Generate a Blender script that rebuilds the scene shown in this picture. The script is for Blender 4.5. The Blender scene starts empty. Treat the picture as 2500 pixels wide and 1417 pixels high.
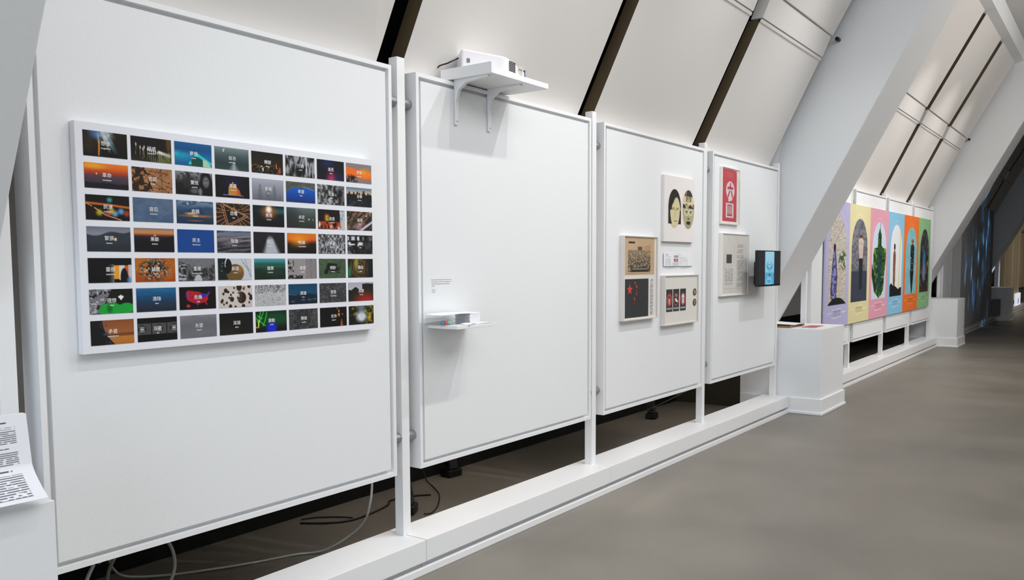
import bpy, bmesh, math, random
import numpy as np
from mathutils import Vector, Matrix
random.seed(7)
SC = bpy.context.scene
COL = SC.collection
PI = math.pi

# ------------------------------------------------------------------ camera
F_PX = 2073.455
YAW = math.atan2(1515, 2100) + 2.34064912e-03
PIT = -7.30443601e-02
ROL = -4.87345622e-03
H = 1.3878
cam = bpy.data.cameras.new('camera'); cam_o = bpy.data.objects.new('camera', cam); COL.objects.link(cam_o)
fw = Vector((math.cos(YAW)*math.cos(PIT), math.sin(YAW)*math.cos(PIT), math.sin(PIT)))
r0 = Vector((math.sin(YAW), -math.cos(YAW), 0)); u0 = r0.cross(fw)
rt = r0*math.cos(ROL) + u0*math.sin(ROL); up = -r0*math.sin(ROL) + u0*math.cos(ROL)
M = Matrix.Identity(4)
for i in range(3):
    M[i][0] = rt[i]; M[i][1] = up[i]; M[i][2] = -fw[i]
M[2][3] = H
cam_o.matrix_world = M
cam.sensor_fit = 'HORIZONTAL'; cam.sensor_width = 36.0
cam.lens = 36.0*F_PX/2500.0
cam.shift_y = (797.534-708.5)/2500.0
cam.clip_start = 0.05; cam.clip_end = 200
SC.camera = cam_o

# ------------------------------------------------------------------ world, view
w = bpy.data.worlds.new('world'); SC.world = w; w.use_nodes = True
bgn = w.node_tree.nodes['Background']
bgn.inputs[0].default_value = (0.55, 0.66, 0.85, 1); bgn.inputs[1].default_value = 0.3
SC.view_settings.view_transform = 'Standard'; SC.view_settings.look = 'None'
SC.view_settings.gamma = 1.0; SC.view_settings.use_curve_mapping = False
SC.view_settings.exposure = 0.13

# ------------------------------------------------------------------ lights
def area(name, loc, rot, sx, sy, energy, color):
    l = bpy.data.lights.new(name, 'AREA'); l.shape = 'RECTANGLE'; l.size = sx; l.size_y = sy
    l.energy = energy; l.color = color
    o = bpy.data.objects.new(name, l); o.location = loc; o.rotation_euler = rot; COL.objects.link(o); return o
def spot(name, loc, target, energy, color, size=80, blend=0.7, radius=0.035):
    l = bpy.data.lights.new(name, 'SPOT'); l.energy = energy; l.color = color
    l.spot_size = math.radians(size); l.spot_blend = blend; l.shadow_soft_size = radius
    o = bpy.data.objects.new(name, l); o.location = loc
    d = Vector(target)-Vector(loc); o.rotation_euler = d.to_track_quat('-Z', 'Y').to_euler()
    COL.objects.link(o); return o
COOL = (0.93, 0.965, 1.0); WARM = (1.0, 0.93, 0.83); NEU = (1.0, 0.98, 0.96)
# track spots washing the display wall (bay one, bay two)
SPOTS = [
 ((1.6, 0.75, 4.4), (1.0, 2.6, 1.1), 56, COOL), ((3.2, 0.75, 4.4), (2.2, 2.6, 1.1), 58, COOL),
 ((4.55, 0.8, 4.4), (3.4, 2.6, 1.1), 108, COOL), ((3.75, 0.8, 4.4), (3.3, 2.6, 1.1), 72, WARM),
 ((5.7, 0.8, 4.4), (5.1, 2.6, 1.2), 118, NEU), ((7.0, 0.8, 4.4), (6.8, 2.6, 1.2), 135, COOL),
 ((9.6, 0.7, 4.4), (9.8, 2.6, 1.3), 175, NEU), ((11.2, 0.7, 4.4), (11.3, 2.6, 1.3), 165, NEU),
 ((12.8, 0.7, 4.4), (12.9, 2.6, 1.3), 165, NEU), ((14.2, 0.7, 4.4), (14.2, 2.6, 1.2), 150, NEU)]
for i, (l, t, e, c) in enumerate(SPOTS): spot('track_spot', l, t, e, c, 66, 1.0, 0.03)
# general room light: ceiling fittings over the lit bays, daylight from the entrance end
area('room_light', (3.0, -1.4, 4.6), (0, 0, 0), 8.5, 2.6, 200, (0.955, 0.98, 1.0))
area('room_light', (11.3, -1.9, 4.3), (math.radians(50), 0, 0), 4.6, 1.8, 150, (1.0, 0.975, 0.94))
area('daylight', (-5.8, -0.8, 2.2), (0, -PI/2, 0), 3.4, 6.0, 190, (0.74, 0.87, 1.0))
o = area('far_light', (27.6, 0.2, 4.3), (0, 0, 0), 4.0, 2.0, 55, (1.0, 0.92, 0.80)); o.data.spread = math.radians(120)

# ------------------------------------------------------------------ helpers
def lin(c):
    c = np.asarray(c, float)
    return np.where(c <= 0.04045, c/12.92, ((c+0.055)/1.055)**2.4)
def mat(name, rgb, rough=0.5, metal=0.0, bump=0.0, bscale=60.0, var=0.0, vscale=3.0, spec=0.5):
    m = bpy.data.materials.new(name); m.use_nodes = True
    nt = m.node_tree; b = nt.nodes['Principled BSDF']
    L = [float(x) for x in lin(rgb)]
    b.inputs['Base Color'].default_value = (*L, 1); b.inputs['Roughness'].default_value = rough
    b.inputs['Metallic'].default_value = metal; b.inputs['Specular IOR Level'].default_value = spec
    tc = nt.nodes.new('ShaderNodeTexCoord')
    n = nt.nodes.new('ShaderNodeTexNoise'); n.inputs['Scale'].default_value = vscale; n.inputs['Detail'].default_value = 4
    nt.links.new(tc.outputs['Object'], n.inputs['Vector'])
    mx = nt.nodes.new('ShaderNodeMix'); mx.data_type = 'RGBA'
    nt.links.new(n.outputs['Fac'], mx.inputs[0])
    mx.inputs[6].default_value = (*[x*(1-var) for x in L], 1); mx.inputs[7].default_value = (*[min(1, x*(1+var)) for x in L], 1)
    nt.links.new(mx.outputs[2], b.inputs['Base Color'])
    if bump > 0:
        n2 = nt.nodes.new('ShaderNodeTexNoise'); n2.inputs['Scale'].default_value = bscale; n2.inputs['Detail'].default_value = 3
        nt.links.new(tc.outputs['Object'], n2.inputs['Vector'])
        bp = nt.nodes.new('ShaderNodeBump'); bp.inputs['Strength'].default_value = bump; bp.inputs['Distance'].default_value = 0.002
        nt.links.new(n2.outputs['Fac'], bp.inputs['Height']); nt.links.new(bp.outputs[0], b.inputs['Normal'])
    return m
WHITE = mat('white_paint', (0.93, 0.935, 0.94), 0.55, bump=0.25, bscale=90, var=0.012, vscale=2)
TRIMW = mat('white_gloss_trim', (0.945, 0.945, 0.95), 0.4, bump=0.1, bscale=120, var=0.01)
SLOPE = mat('ceiling_panel_white', (0.895, 0.88, 0.865), 0.6, bump=0.15, bscale=80, var=0.015, vscale=1.2)
BEAM = mat('beam_plaster', (0.90, 0.905, 0.91), 0.6, bump=0.25, bscale=70, var=0.015, vscale=1.5)
BROWN = mat('brown_slab_edge', (0.36, 0.30, 0.21), 0.7, var=0.08, vscale=9)
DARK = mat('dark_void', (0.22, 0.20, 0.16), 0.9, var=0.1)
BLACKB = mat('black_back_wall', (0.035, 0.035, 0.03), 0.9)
STEEL = mat('brushed_pin', (0.62, 0.62, 0.62), 0.35, metal=0.6)
BLACK = mat('black_plastic', (0.045, 0.045, 0.05), 0.4)
GREYP = mat('grey_wood', (0.88, 0.855, 0.835), 0.6, var=0.04, vscale=12)
CREAM = mat('cream_backing', (0.955, 0.935, 0.905), 0.7, var=0.01)
PAPER = mat('paper_white', (0.95, 0.95, 0.965), 0.7)
CORDW = mat('white_cable', (0.80, 0.80, 0.78), 0.5)
CORDG = mat('grey_cable', (0.50, 0.48, 0.43), 0.5)
WOODS = mat('plywood_side', (0.55, 0.42, 0.24), 0.6, var=0.15, vscale=20)
REDI = mat('red_print', (0.86, 0.30, 0.33), 0.6)
GREENP = mat('pale_green_eraser', (0.66, 0.80, 0.70), 0.6)
BLUEP = mat('blue_cap', (0.30, 0.55, 0.70), 0.5)
BLIND = mat('beige_blind', (0.66, 0.60, 0.50), 0.7, var=0.05)
CAPT = mat('caption_white', (0.97, 0.97, 0.97), 0.6)
INK = mat('print_ink', (0.20, 0.20, 0.21), 0.7)

def floor_mat():
    m = bpy.data.materials.new('polished_concrete'); m.use_nodes = True; nt = m.node_tree; b = nt.nodes['Principled BSDF']
    tc = nt.nodes.new('ShaderNodeTexCoord')
    def noise(s, d, vec=None, sc=(1, 1, 1)):
        mp = nt.nodes.new('ShaderNodeMapping'); mp.inputs['Scale'].default_value = sc
        nt.links.new(tc.outputs['Object'], mp.inputs[0])
        n = nt.nodes.new('ShaderNodeTexNoise'); n.inputs['Scale'].default_value = s; n.inputs['Detail'].default_value = d
        nt.links.new(mp.outputs[0], n.inputs['Vector']); return n
    n1 = noise(1.1, 5); n2 = noise(160, 2)
    cr = nt.nodes.new('ShaderNodeValToRGB'); nt.links.new(n1.outputs['Fac'], cr.inputs[0])
    a = lin((0.45, 0.43, 0.395)); c = lin((0.535, 0.507, 0.47))
    cr.color_ramp.elements[0].position = 0.3; cr.color_ramp.elements[0].color = (*a, 1)
    cr.color_ramp.elements[1].position = 0.7; cr.color_ramp.elements[1].color = (*c, 1)
    mx = nt.nodes.new('ShaderNodeMix'); mx.data_type = 'RGBA'; mx.blend_type = 'OVERLAY'; mx.inputs[0].default_value = 0.35
    nt.links.new(cr.outputs[0], mx.inputs[6])
    g = nt.nodes.new('ShaderNodeValToRGB'); nt.links.new(n2.outputs['Fac'], g.inputs[0])
    g.color_ramp.elements[0].position = 0.3; g.color_ramp.elements[1].position = 0.7
    g.color_ramp.elements[0].color = (0.36, 0.36, 0.36, 1); g.color_ramp.elements[1].color = (0.64, 0.64, 0.64, 1)
    nt.links.new(g.outputs[0], mx.inputs[7]); nt.links.new(mx.outputs[2], b.inputs['Base Color'])
    rr = nt.nodes.new('ShaderNodeMapRange'); nt.links.new(n1.outputs['Fac'], rr.inputs[0])
    rr.inputs[3].default_value = 0.34; rr.inputs[4].default_value = 0.5; nt.links.new(rr.outputs[0], b.inputs['Roughness'])
    bp = nt.nodes.new('ShaderNodeBump'); bp.inputs['Strength'].default_value = 0.15; bp.inputs['Distance'].default_value = 0.001
    nt.links.new(n2.outputs['Fac'], bp.inputs['Height']); nt.links.new(bp.outputs[0], b.inputs['Normal'])
    return m
FLOOR = floor_mat()
def clear_mat():
    m = bpy.data.materials.new('clear_acrylic'); m.use_nodes = True; nt = m.node_tree; nt.nodes.clear()
    o = nt.nodes.new('ShaderNodeOutputMaterial'); mx = nt.nodes.new('ShaderNodeMixShader')
    t = nt.nodes.new('ShaderNodeBsdfTransparent'); t.inputs[0].default_value = (0.993, 0.995, 0.995, 1)
    g = nt.nodes.new('ShaderNodeBsdfGlossy'); g.inputs['Roughness'].default_value = 0.03
    fr = nt.nodes.new('ShaderNodeFresnel'); fr.inputs[0].default_value = 1.45
    ge = nt.nodes.new('ShaderNodeNewGeometry'); sb = nt.nodes.new('ShaderNodeMath'); sb.operation = 'SUBTRACT'; sb.inputs[0].default_value = 1.0
    ml = nt.nodes.new('ShaderNodeMath'); ml.operation = 'MULTIPLY'; nt.links.new(ge.outputs['Backfacing'], sb.inputs[1])
    nt.links.new(sb.outputs[0], ml.inputs[0]); nt.links.new(fr.outputs[0], ml.inputs[1])
    nt.links.new(ml.outputs[0], mx.inputs[0]); nt.links.new(t.outputs[0], mx.inputs[1]); nt.links.new(g.outputs[0], mx.inputs[2])
    nt.links.new(mx.outputs[0], o.inputs[0]); return m
CLEAR = clear_mat()
def print_mat(name, rough, emit=0.0):
    m = bpy.data.materials.new(name); m.use_nodes = True; nt = m.node_tree; b = nt.nodes['Principled BSDF']
    a = nt.nodes.new('ShaderNodeAttribute'); a.attribute_name = 'ink'
    nt.links.new(a.outputs['Color'], b.inputs['Base Color']); b.inputs['Roughness'].default_value = rough
    b.inputs['Specular IOR Level'].default_value = 0.3
    if emit:
        nt.links.new(a.outputs['Color'], b.inputs['Emission Color']); b.inputs['Emission Strength'].default_value = emit
    return m
PRINT = print_mat('printed_surface', 0.55); SCREEN = print_mat('lit_screen', 0.3, 0.55)

def meshobj(name, verts, faces, m, parent=None, smooth=False):
    me = bpy.data.meshes.new(name); me.from_pydata([tuple(v) for v in verts], [], faces); me.update()
    if m: me.materials.append(m)
    if smooth: me.polygons.foreach_set('use_smooth', [True]*len(me.polygons))
    o = bpy.data.objects.new(name, me); COL.objects.link(o)
    if parent: o.parent = parent
    return o
def bev(o, wd, seg=2):
    b = bmesh.new(); b.from_mesh(o.data)
    bmesh.ops.bevel(b, geom=b.edges[:], offset=wd, segments=seg, profile=0.5, affect='EDGES')
    b.to_mesh(o.data); b.free(); return o
def bxv(x0, x1, y0, y1, z0, z1):
    v = [(x, y, z) for z in (z0, z1) for y in (y0, y1) for x in (x0, x1)]
    f = [(0, 2, 3, 1), (4, 5, 7, 6), (0, 1, 5, 4), (2, 6, 7, 3), (0, 4, 6, 2), (1, 3, 7, 5)]
    return v, f
def box(name, x0, x1, y0, y1, z0, z1, m, parent=None, b=0.0):
    v, f = bxv(x0, x1, y0, y1, z0, z1)
    o = meshobj(name, v, f, m, parent)
    if b: bev(o, b)
    return o
def boxes(name, lst, m, parent=None):
    V = []; Fa = []
    for a in lst:
        v, f = bxv(*a); n = len(V); V += v; Fa += [tuple(i+n for i in q) for q in f]
    return meshobj(name, V, Fa, m, parent)
def prism_x(name, yz, x0, x1, m, parent=None):
    """extrude a polygon in (y,z) from x0 to x1"""
    n = len(yz); V = [(x0, y, z) for y, z in yz]+[(x1, y, z) for y, z in yz]
    Fa = [tuple(range(n)), tuple(range(2*n-1, n-1, -1))]+[(i, i+n, (i+1) % n+n, (i+1) % n) for i in range(n)]
    o = meshobj(name, V, Fa, m, parent); fixn(o); return o
def prism_z(name, xy, z0, z1, m, parent=None):
    n = len(xy); V = [(x, y, z0) for x, y in xy]+[(x, y, z1) for x, y in xy]
    Fa = [tuple(range(n)), tuple(range(2*n-1, n-1, -1))]+[(i, i+n, (i+1) % n+n, (i+1) % n) for i in range(n)]
    o = meshobj(name, V, Fa, m, parent); fixn(o); return o
def fixn(o):
    b = bmesh.new(); b.from_mesh(o.data); bmesh.ops.recalc_face_normals(b, faces=b.faces[:]); b.to_mesh(o.data); b.free()
def catmull(P, k=6):
    P = [np.array(p, float) for p in P]; out = []
    for i in range(len(P)-1):
        p0 = P[max(i-1, 0)]; p1 = P[i]; p2 = P[i+1]; p3 = P[min(i+2, len(P)-1)]
        for j in range(k):
            t = j/k
            out.append(0.5*((2*p1)+(-p0+p2)*t+(2*p0-5*p1+4*p2-p3)*t*t+(-p0+3*p1-3*p2+p3)*t**3))
    out.append(P[-1]); return out
def tube(name, P, r, m, parent=None, n=8, smoothpath=True):
    P = catmull(P) if smoothpath else [np.array(p, float) for p in P]
    V = []; Fa = []; prev = None
    for i, p in enumerate(P):
        t = P[min(i+1, len(P)-1)]-P[max(i-1, 0)]; t = t/(np.linalg.norm(t)+1e-9)
        a = np.cross(t, (0, 0, 1)) if prev is None else prev-t*np.dot(prev, t)
        if np.linalg.norm(a) < 1e-4: a = np.cross(t, (0, 1, 0))
        a = a/np.linalg.norm(a); prev = a; b = np.cross(t, a)
        rr = r[i] if isinstance(r, (list, tuple)) and len(r) == len(P) else r
        for k in range(n):
            q = 2*PI*k/n; V.append(tuple(p+rr*(a*math.cos(q)+b*math.sin(q))))
    for i in range(len(P)-1):
        for k in range(n):
            Fa.append((i*n+k, i*n+(k+1) % n, (i+1)*n+(k+1) % n, (i+1)*n+k))
    Fa.append(tuple(range(n-1, -1, -1))); Fa.append(tuple((len(P)-1)*n+k for k in range(n)))
    o = meshobj(name, V, Fa, m, parent, True); fixn(o); return o
def tag(o, label=None, cat=None, group=None, kind=None):
    if label: o['label'] = label
    if cat: o['category'] = cat
    if group: o['group'] = group
    if kind: o['kind'] = kind
    return o
def empty(name, loc, label, cat, group=None):
    o = bpy.data.objects.new(name, None); o.location = loc; o.empty_display_size = 0.1; COL.objects.link(o)
    tag(o, label, cat, group); return o
def under(root, *obs):
    """parent objects built in world coordinates under an Empty"""
    for o in obs:
        o.parent = root; o.matrix_parent_inverse = Matrix.Translation(-root.location)
def text(name, body, x, y, z, size, m, parent=None, depth=0.0, align='CENTER', sx=1.0, bold=0.0, facing='-Y', rotz=0.0):
    """flat lettering standing upright, read from the -Y side"""
    c = bpy.data.curves.new(name, 'FONT'); c.body = body; c.size = size; c.align_x = align; c.align_y = 'CENTER'
    c.offset = bold*size; c.resolution_u = 2
    t = bpy.data.objects.new(name, c); COL.objects.link(t)
    dg = bpy.context.evaluated_depsgraph_get(); dg.update()
    me = bpy.data.meshes.new_from_object(t.evaluated_get(dg)); bpy.data.objects.remove(t); bpy.data.curves.remove(c)
    me.materials.clear(); me.materials.append(m)
    me.transform(Matrix.Scale(sx, 4, (1, 0, 0)))
    if facing == '-Y': me.transform(Matrix.Rotation(PI/2, 4, 'X'))
    if rotz: me.transform(Matrix.Rotation(rotz, 4, 'Z'))
    me.transform(Matrix.Translation((x, y, z)))
    o = bpy.data.objects.new(name, me); COL.objects.link(o)
    if parent: o.parent = parent
    return o

# ---- printed pictures: a fine grid whose points carry ink colours computed by a formula
def C(h):
    h = h.lstrip('#'); return np.array([int(h[i:i+2], 16)/255 for i in (0, 2, 4)])
def mixc(a, b, t): return a*(1-t[..., None])+b*t[..., None]
def ss(a, b, x):
    t = np.clip((x-a)/(b-a+1e-12), 0, 1); return t*t*(3-2*t)
def hsh(i, j, s):
    v = np.sin(i*127.1+j*311.7+s*74.7)*43758.5453; return v-np.floor(v)
def vn(x, y, s=0):
    i = np.floor(x); j = np.floor(y); f = x-i; g = y-j; f = f*f*(3-2*f); g = g*g*(3-2*g)
    return (hsh(i, j, s)*(1-f)+hsh(i+1, j, s)*f)*(1-g)+(hsh(i, j+1, s)*(1-f)+hsh(i+1, j+1, s)*f)*g
def fb(x, y, s=0, o=4):
    a = 0; t = 0; k = 1.0
    for q in range(o): a = a+vn(x*k, y*k, s+q)/k; t += 1/k; k *= 2
    return a/t
def el(x, y, cx, cy, rx, ry, soft=0.15):
    d = np.sqrt(((x-cx)/rx)**2+((y-cy)/ry)**2); return 1-ss(1-soft, 1+soft, d)
def ln(x, y, x0, y0, x1, y1, wd):
    dx = x1-x0; dy = y1-y0; t = np.clip(((x-x0)*dx+(y-y0)*dy)/(dx*dx+dy*dy), 0, 1)
    return 1-ss(wd*0.5, wd*1.3, np.hypot(x-x0-t*dx, y-y0-t*dy))
def pg(x, y, pts):
    ins = np.zeros(x.shape, bool); n = len(pts)
    for i in range(n):
        xa, ya = pts[i]; xb, yb = pts[(i+1) % n]
        c = ((ya > y) != (yb > y)) & (x < (xb-xa)*(y-ya)/((yb-ya) or 1e-9)+xa); ins ^= c
    return ins.astype(float)
def picture(name, x0, x1, z0, z1, y, fn, nx, ny, m=None, parent=None, thick=0.0012):
    u = np.linspace(0, 1, nx); v = np.linspace(0, 1, ny)
    Y, X = np.meshgrid(v, u, indexing='ij')          # Y runs downward from the top
    col = np.clip(fn(X, Y), 0, 1); col = np.broadcast_to(col, (ny, nx, 3))
    V = np.zeros((ny*nx+4, 3)); V[:ny*nx, 0] = (x0+(x1-x0)*X).ravel(); V[:ny*nx, 1] = y
    V[:ny*nx, 2] = (z1-(z1-z0)*Y).ravel()
    V[-4:] = [(x0, y+thick, z1), (x1, y+thick, z1), (x1, y+thick, z0), (x0, y+thick, z0)]
    I = np.arange(ny*nx).reshape(ny, nx)
    Q = np.stack([I[:-1, :-1], I[1:, :-1], I[1:, 1:], I[:-1, 1:]], -1).reshape(-1, 4)
    b = ny*nx
    Fa = [tuple(q) for q in Q.tolist()]+[(b, b+1, b+2, b+3)]
    Fa += [tuple(I[0, :].tolist())+(b+1, b), tuple(I[:, -1].tolist())+(b+2, b+1), tuple(I[-1, ::-1].tolist())+(b+3, b+2), tuple(I[::-1, 0].tolist())+(b, b+3)]
    me = bpy.data.meshes.new(name); me.from_pydata(V.tolist(), [], Fa); me.update()
    at = me.color_attributes.new('ink', 'FLOAT_COLOR', 'POINT')
    L = lin(col.reshape(-1, 3)); A = np.ones((ny*nx+4, 4)); A[:ny*nx, :3] = L; A[ny*nx:, :3] = L.mean(0)
    at.data.foreach_set('color', A.ravel())
    me.materials.append(m or PRINT)
    o = bpy.data.objects.new(name, me); COL.objects.link(o)
    if parent: o.parent = parent
    return o

# ------------------------------------------------------------------ setting
XA, XB = -6.5, 32.0
PITCH = 7.56
fl = box('floor', XA, XB, -6.2, 4.2, -0.1, 0.0, FLOOR); tag(fl, kind='structure')

def slope_lo(z): return 2.69-0.495*(z-2.28)
def slope_up(z): return 2.15-(z-3.35)*0.5591
TH = 0.09
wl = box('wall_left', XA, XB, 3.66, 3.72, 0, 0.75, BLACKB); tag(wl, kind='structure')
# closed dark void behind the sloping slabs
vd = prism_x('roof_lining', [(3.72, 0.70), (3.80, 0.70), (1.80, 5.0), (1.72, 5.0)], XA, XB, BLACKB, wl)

posts = [1.125, 2.795, 4.469, 6.130, 7.790]
def slab(xa, xb, zl, zu, f, name='roof_panel'):
    d = TH
    o = prism_x(name, [(f(zl), zl), (f(zu), zu), (f(zu)+d, zu), (f(zl)+d, zl)], xa, xb, SLOPE, wl)
    o.data.materials.append(BROWN)
    for p in o.data.polygons:
        if abs(p.normal.x) > 0.9: p.material_index = 1
    return o
for k in range(-1, 4):
    ox = PITCH*k
    edges = [(1.07, 2.715)]+[(2.871, 4.389), (4.551, 6.030), (6.222, 7.715)]
    for (a, b) in edges:
        if k == -1 and b < 4: continue
        slab(a+ox, b+ox, 0.72, 3.17, slope_lo)
        # short steeper step band between the two slabs
        o = prism_x('roof_panel', [(2.235, 3.178), (2.165, 3.342), (2.165+TH, 3.342), (2.235+TH, 3.178)], a+ox, b+ox, SLOPE, wl)
        slab(a+ox, b+ox, 3.35, 4.47, slope_up)
        tr = prism_x('seam_bead', [(slope_lo(3.15)-0.008, 3.15), (slope_lo(3.17)-0.008, 3.17), (slope_lo(3.17)+0.01, 3.17), (slope_lo(3.15)+0.01, 3.15)], a+ox, b+ox, SLOPE, wl)

# flat ceiling with real tiles in the part that can be seen
ce = box('ceiling', XA, XB, -5.0, 1.50, 4.72, 4.80, SLOPE); tag(ce, kind='structure')
TILE = mat('ceiling_tile', (0.90, 0.895, 0.885), 0.8, bump=0.3, bscale=200, var=0.015)
def linked(src, loc, parent=None, name=None):
    o = src.copy(); COL.objects.link(o); o.location = loc
    if parent: o.parent = parent
    return o
t0 = box('ceiling_tile', 0.004, 0.606, -1.206, 0, 0, 0.02, TILE, ce, 0.002)
t0.location = (8.7, 1.40, 4.70)
for i in range(11):
    for j in range(2):
        if i == 0 and j == 0: continue
        linked(t0, (8.7+0.61*i, 1.40-1.21*j, 4.70), ce)

# header running along the top of the sloping slabs, one length per bay
wlab = {0: 'grey white header boards along the ceiling edge above the nearest bay', 1: 'grey white header boards along the ceiling edge above the posters', 2: 'header boards along the ceiling in the dark bay', 3: 'header boards along the ceiling in the far lit bay'}
for k in range(0, 4):
    ox = PITCH*k
    hd = empty('ceiling_header', (1.07+ox, 1.5, 4.45), wlab[k], 'header')
    for a, b in ((1.07, 4.48), (4.488, 7.85)):
        o = prism_x('header_board', [(1.555, 4.44), (1.43, 4.472), (1.40, 4.71), (1.62, 4.71), (1.60, 4.45)], a+ox, b+ox, BEAM)
        under(hd, o)

# the big slanting beams with their pedestals
def beam_y(z): return 2.275-0.531*(z-1.91)
bl = {-1: 'blue-grey slanted beam cut by the left edge of the picture', 0: 'wide white slanted beam beside the small wall screen', 1: 'slanted white beam between the arched posters and the dark bay', 2: 'dark slanted beam in front of the striped far bay'}
pl = {-1: 'white pedestal at lower left carrying printed sheets', 0: 'white pedestal under the wide slanted beam, flat papers on top', 1: 'white pedestal right of the green poster', 2: 'small shaded pedestal in the distance before the striped bay'}
for k in range(-1, 3):
    x0 = 7.85+PITCH*k; x1 = x0+0.75
    if k == -1: x1 = 1.075; x0 = 0.30
    zb, zt = 0.787, 4.70
    o = prism_x('slanted_beam', [(beam_y(zb), zb), (beam_y(zt), zt), (beam_y(zt)+0.95, zt), (3.58, zb)], x0, x1, BEAM)
    bev(o, 0.004, 1)
    tag(o, bl[k], 'beam')
    fy = 2.214
    pd = empty('pedestal', ((x0+x1)/2, 2.5, 0), pl[k], 'pedestal', 'pedestals under the slanted beams')
    a, b = (x0-0.01, x1-0.01) if k > -1 else (0.28, 1.052)
    under(pd, box('pedestal_box', a, b, fy+0.012, 2.98, 0.0, 0.785, WHITE, None, 0.002))
    under(pd, box('base_trim', a-0.018, b+0.02, fy-0.004, 2.97, 0.0, 0.148, TRIMW, None, 0.003))
    under(pd, box('shoe_moulding', a-0.028, b+0.03, fy-0.014, 2.96, 0.0, 0.028, TRIMW, None, 0.006))
    # shaded end wall of the bay behind the panels
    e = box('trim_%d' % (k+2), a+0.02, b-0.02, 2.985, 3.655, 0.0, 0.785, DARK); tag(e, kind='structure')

# ------------------------------------------------------------------ one bay of panels
PZ0, PZ1 = 0.452, 2.244
PX = [(1.200, 2.711), (2.867, 4.394), (4.546, 6.058), (6.210, 7.722)]
def panel(x0, x1, label, group):
    t = empty('display_panel', ((x0+x1)/2, 2.65, PZ0), label, 'display panel', group)
    lip = 0.018; yf = 2.60; yb = 2.70
    o = boxes('panel_frame', [(x0, x0+lip, yf, yb, PZ0, PZ1), (x1-lip, x1, yf, yb, PZ0, PZ1), (x0+lip, x1-lip, yf, yb, PZ1-lip, PZ1), (x0+lip, x1-lip, yf, yb, PZ0, PZ0+lip)], TRIMW)
    g = 0.016
    bk = box('panel_back', x0+lip, x1-lip, 2.625, yb-0.002, PZ0+lip, PZ1-lip, WHITE)
    fc = box('panel_face', x0+lip+g, x1-lip-g, 2.603, 2.625, PZ0+lip+g, PZ1-lip-g, WHITE, None, 0.0015)
    under(t, o, bk, fc); return t
pinmesh = None
def cyl_x(name, x0, x1, y, z, r, m, n=20):
    V = []; Fa = []
    for x, rr in ((x0, r*0.98), (x0, r), (x1, r), (x1, r*0.98)):
        for k in range(n): V.append((x, y+rr*math.cos(2*PI*k/n), z+rr*math.sin(2*PI*k/n)))
    for i in range(3):
        for k in range(n): Fa.append((i*n+k, i*n+(k+1) % n, (i+1)*n+(k+1) % n, (i+1)*n+k))
    Fa.append(tuple(range(n))); Fa.append(tuple(3*n+k for k in range(n-1, -1, -1)))
    o = meshobj(name, V, Fa, m, None, False); fixn(o); return o
def post(xc, label, group, left=True, right=True):
    t = empty('post', (xc, 2.648, 0.157), label, 'post', group)
    under(t, box('shaft', xc-0.0245, xc+0.0245, 2.623, 2.673, 0.157, 2.297, TRIMW, None, 0.0015))
    for z in (2.104, 0.606):
        if left: under(t, cyl_x('pivot_pin', left, xc-0.0245, 2.648, z, 0.0235, STEEL))
        if right: under(t, cyl_x('pivot_pin', xc+0.0245, right, 2.648, z, 0.0235, STEEL))
    return t
plabel = {
 (0, 0): 'largest white panel, carrying the grid of captioned photographs', (0, 1): 'blank white panel behind the projector shelf',
 (0, 2): 'white panel with the two faces and framed newspaper', (0, 3): 'white panel with red framed print and wall screen',
 (1, 0): 'white panel behind the lavender poster', (1, 1): 'white panel behind the yellow and pink posters',
 (1, 2): 'white panel behind the blue and orange posters', (1, 3): 'white panel behind the green poster',
 (2, 0): 'dim grey panel left of the blue projection', (3, 0): 'first beige panel of the far striped bay', (3, 1): 'second beige panel of the far striped bay',
 (3, 2): 'third beige panel of the far striped bay', (3, 3): 'last beige panel of the far striped bay'}
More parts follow.
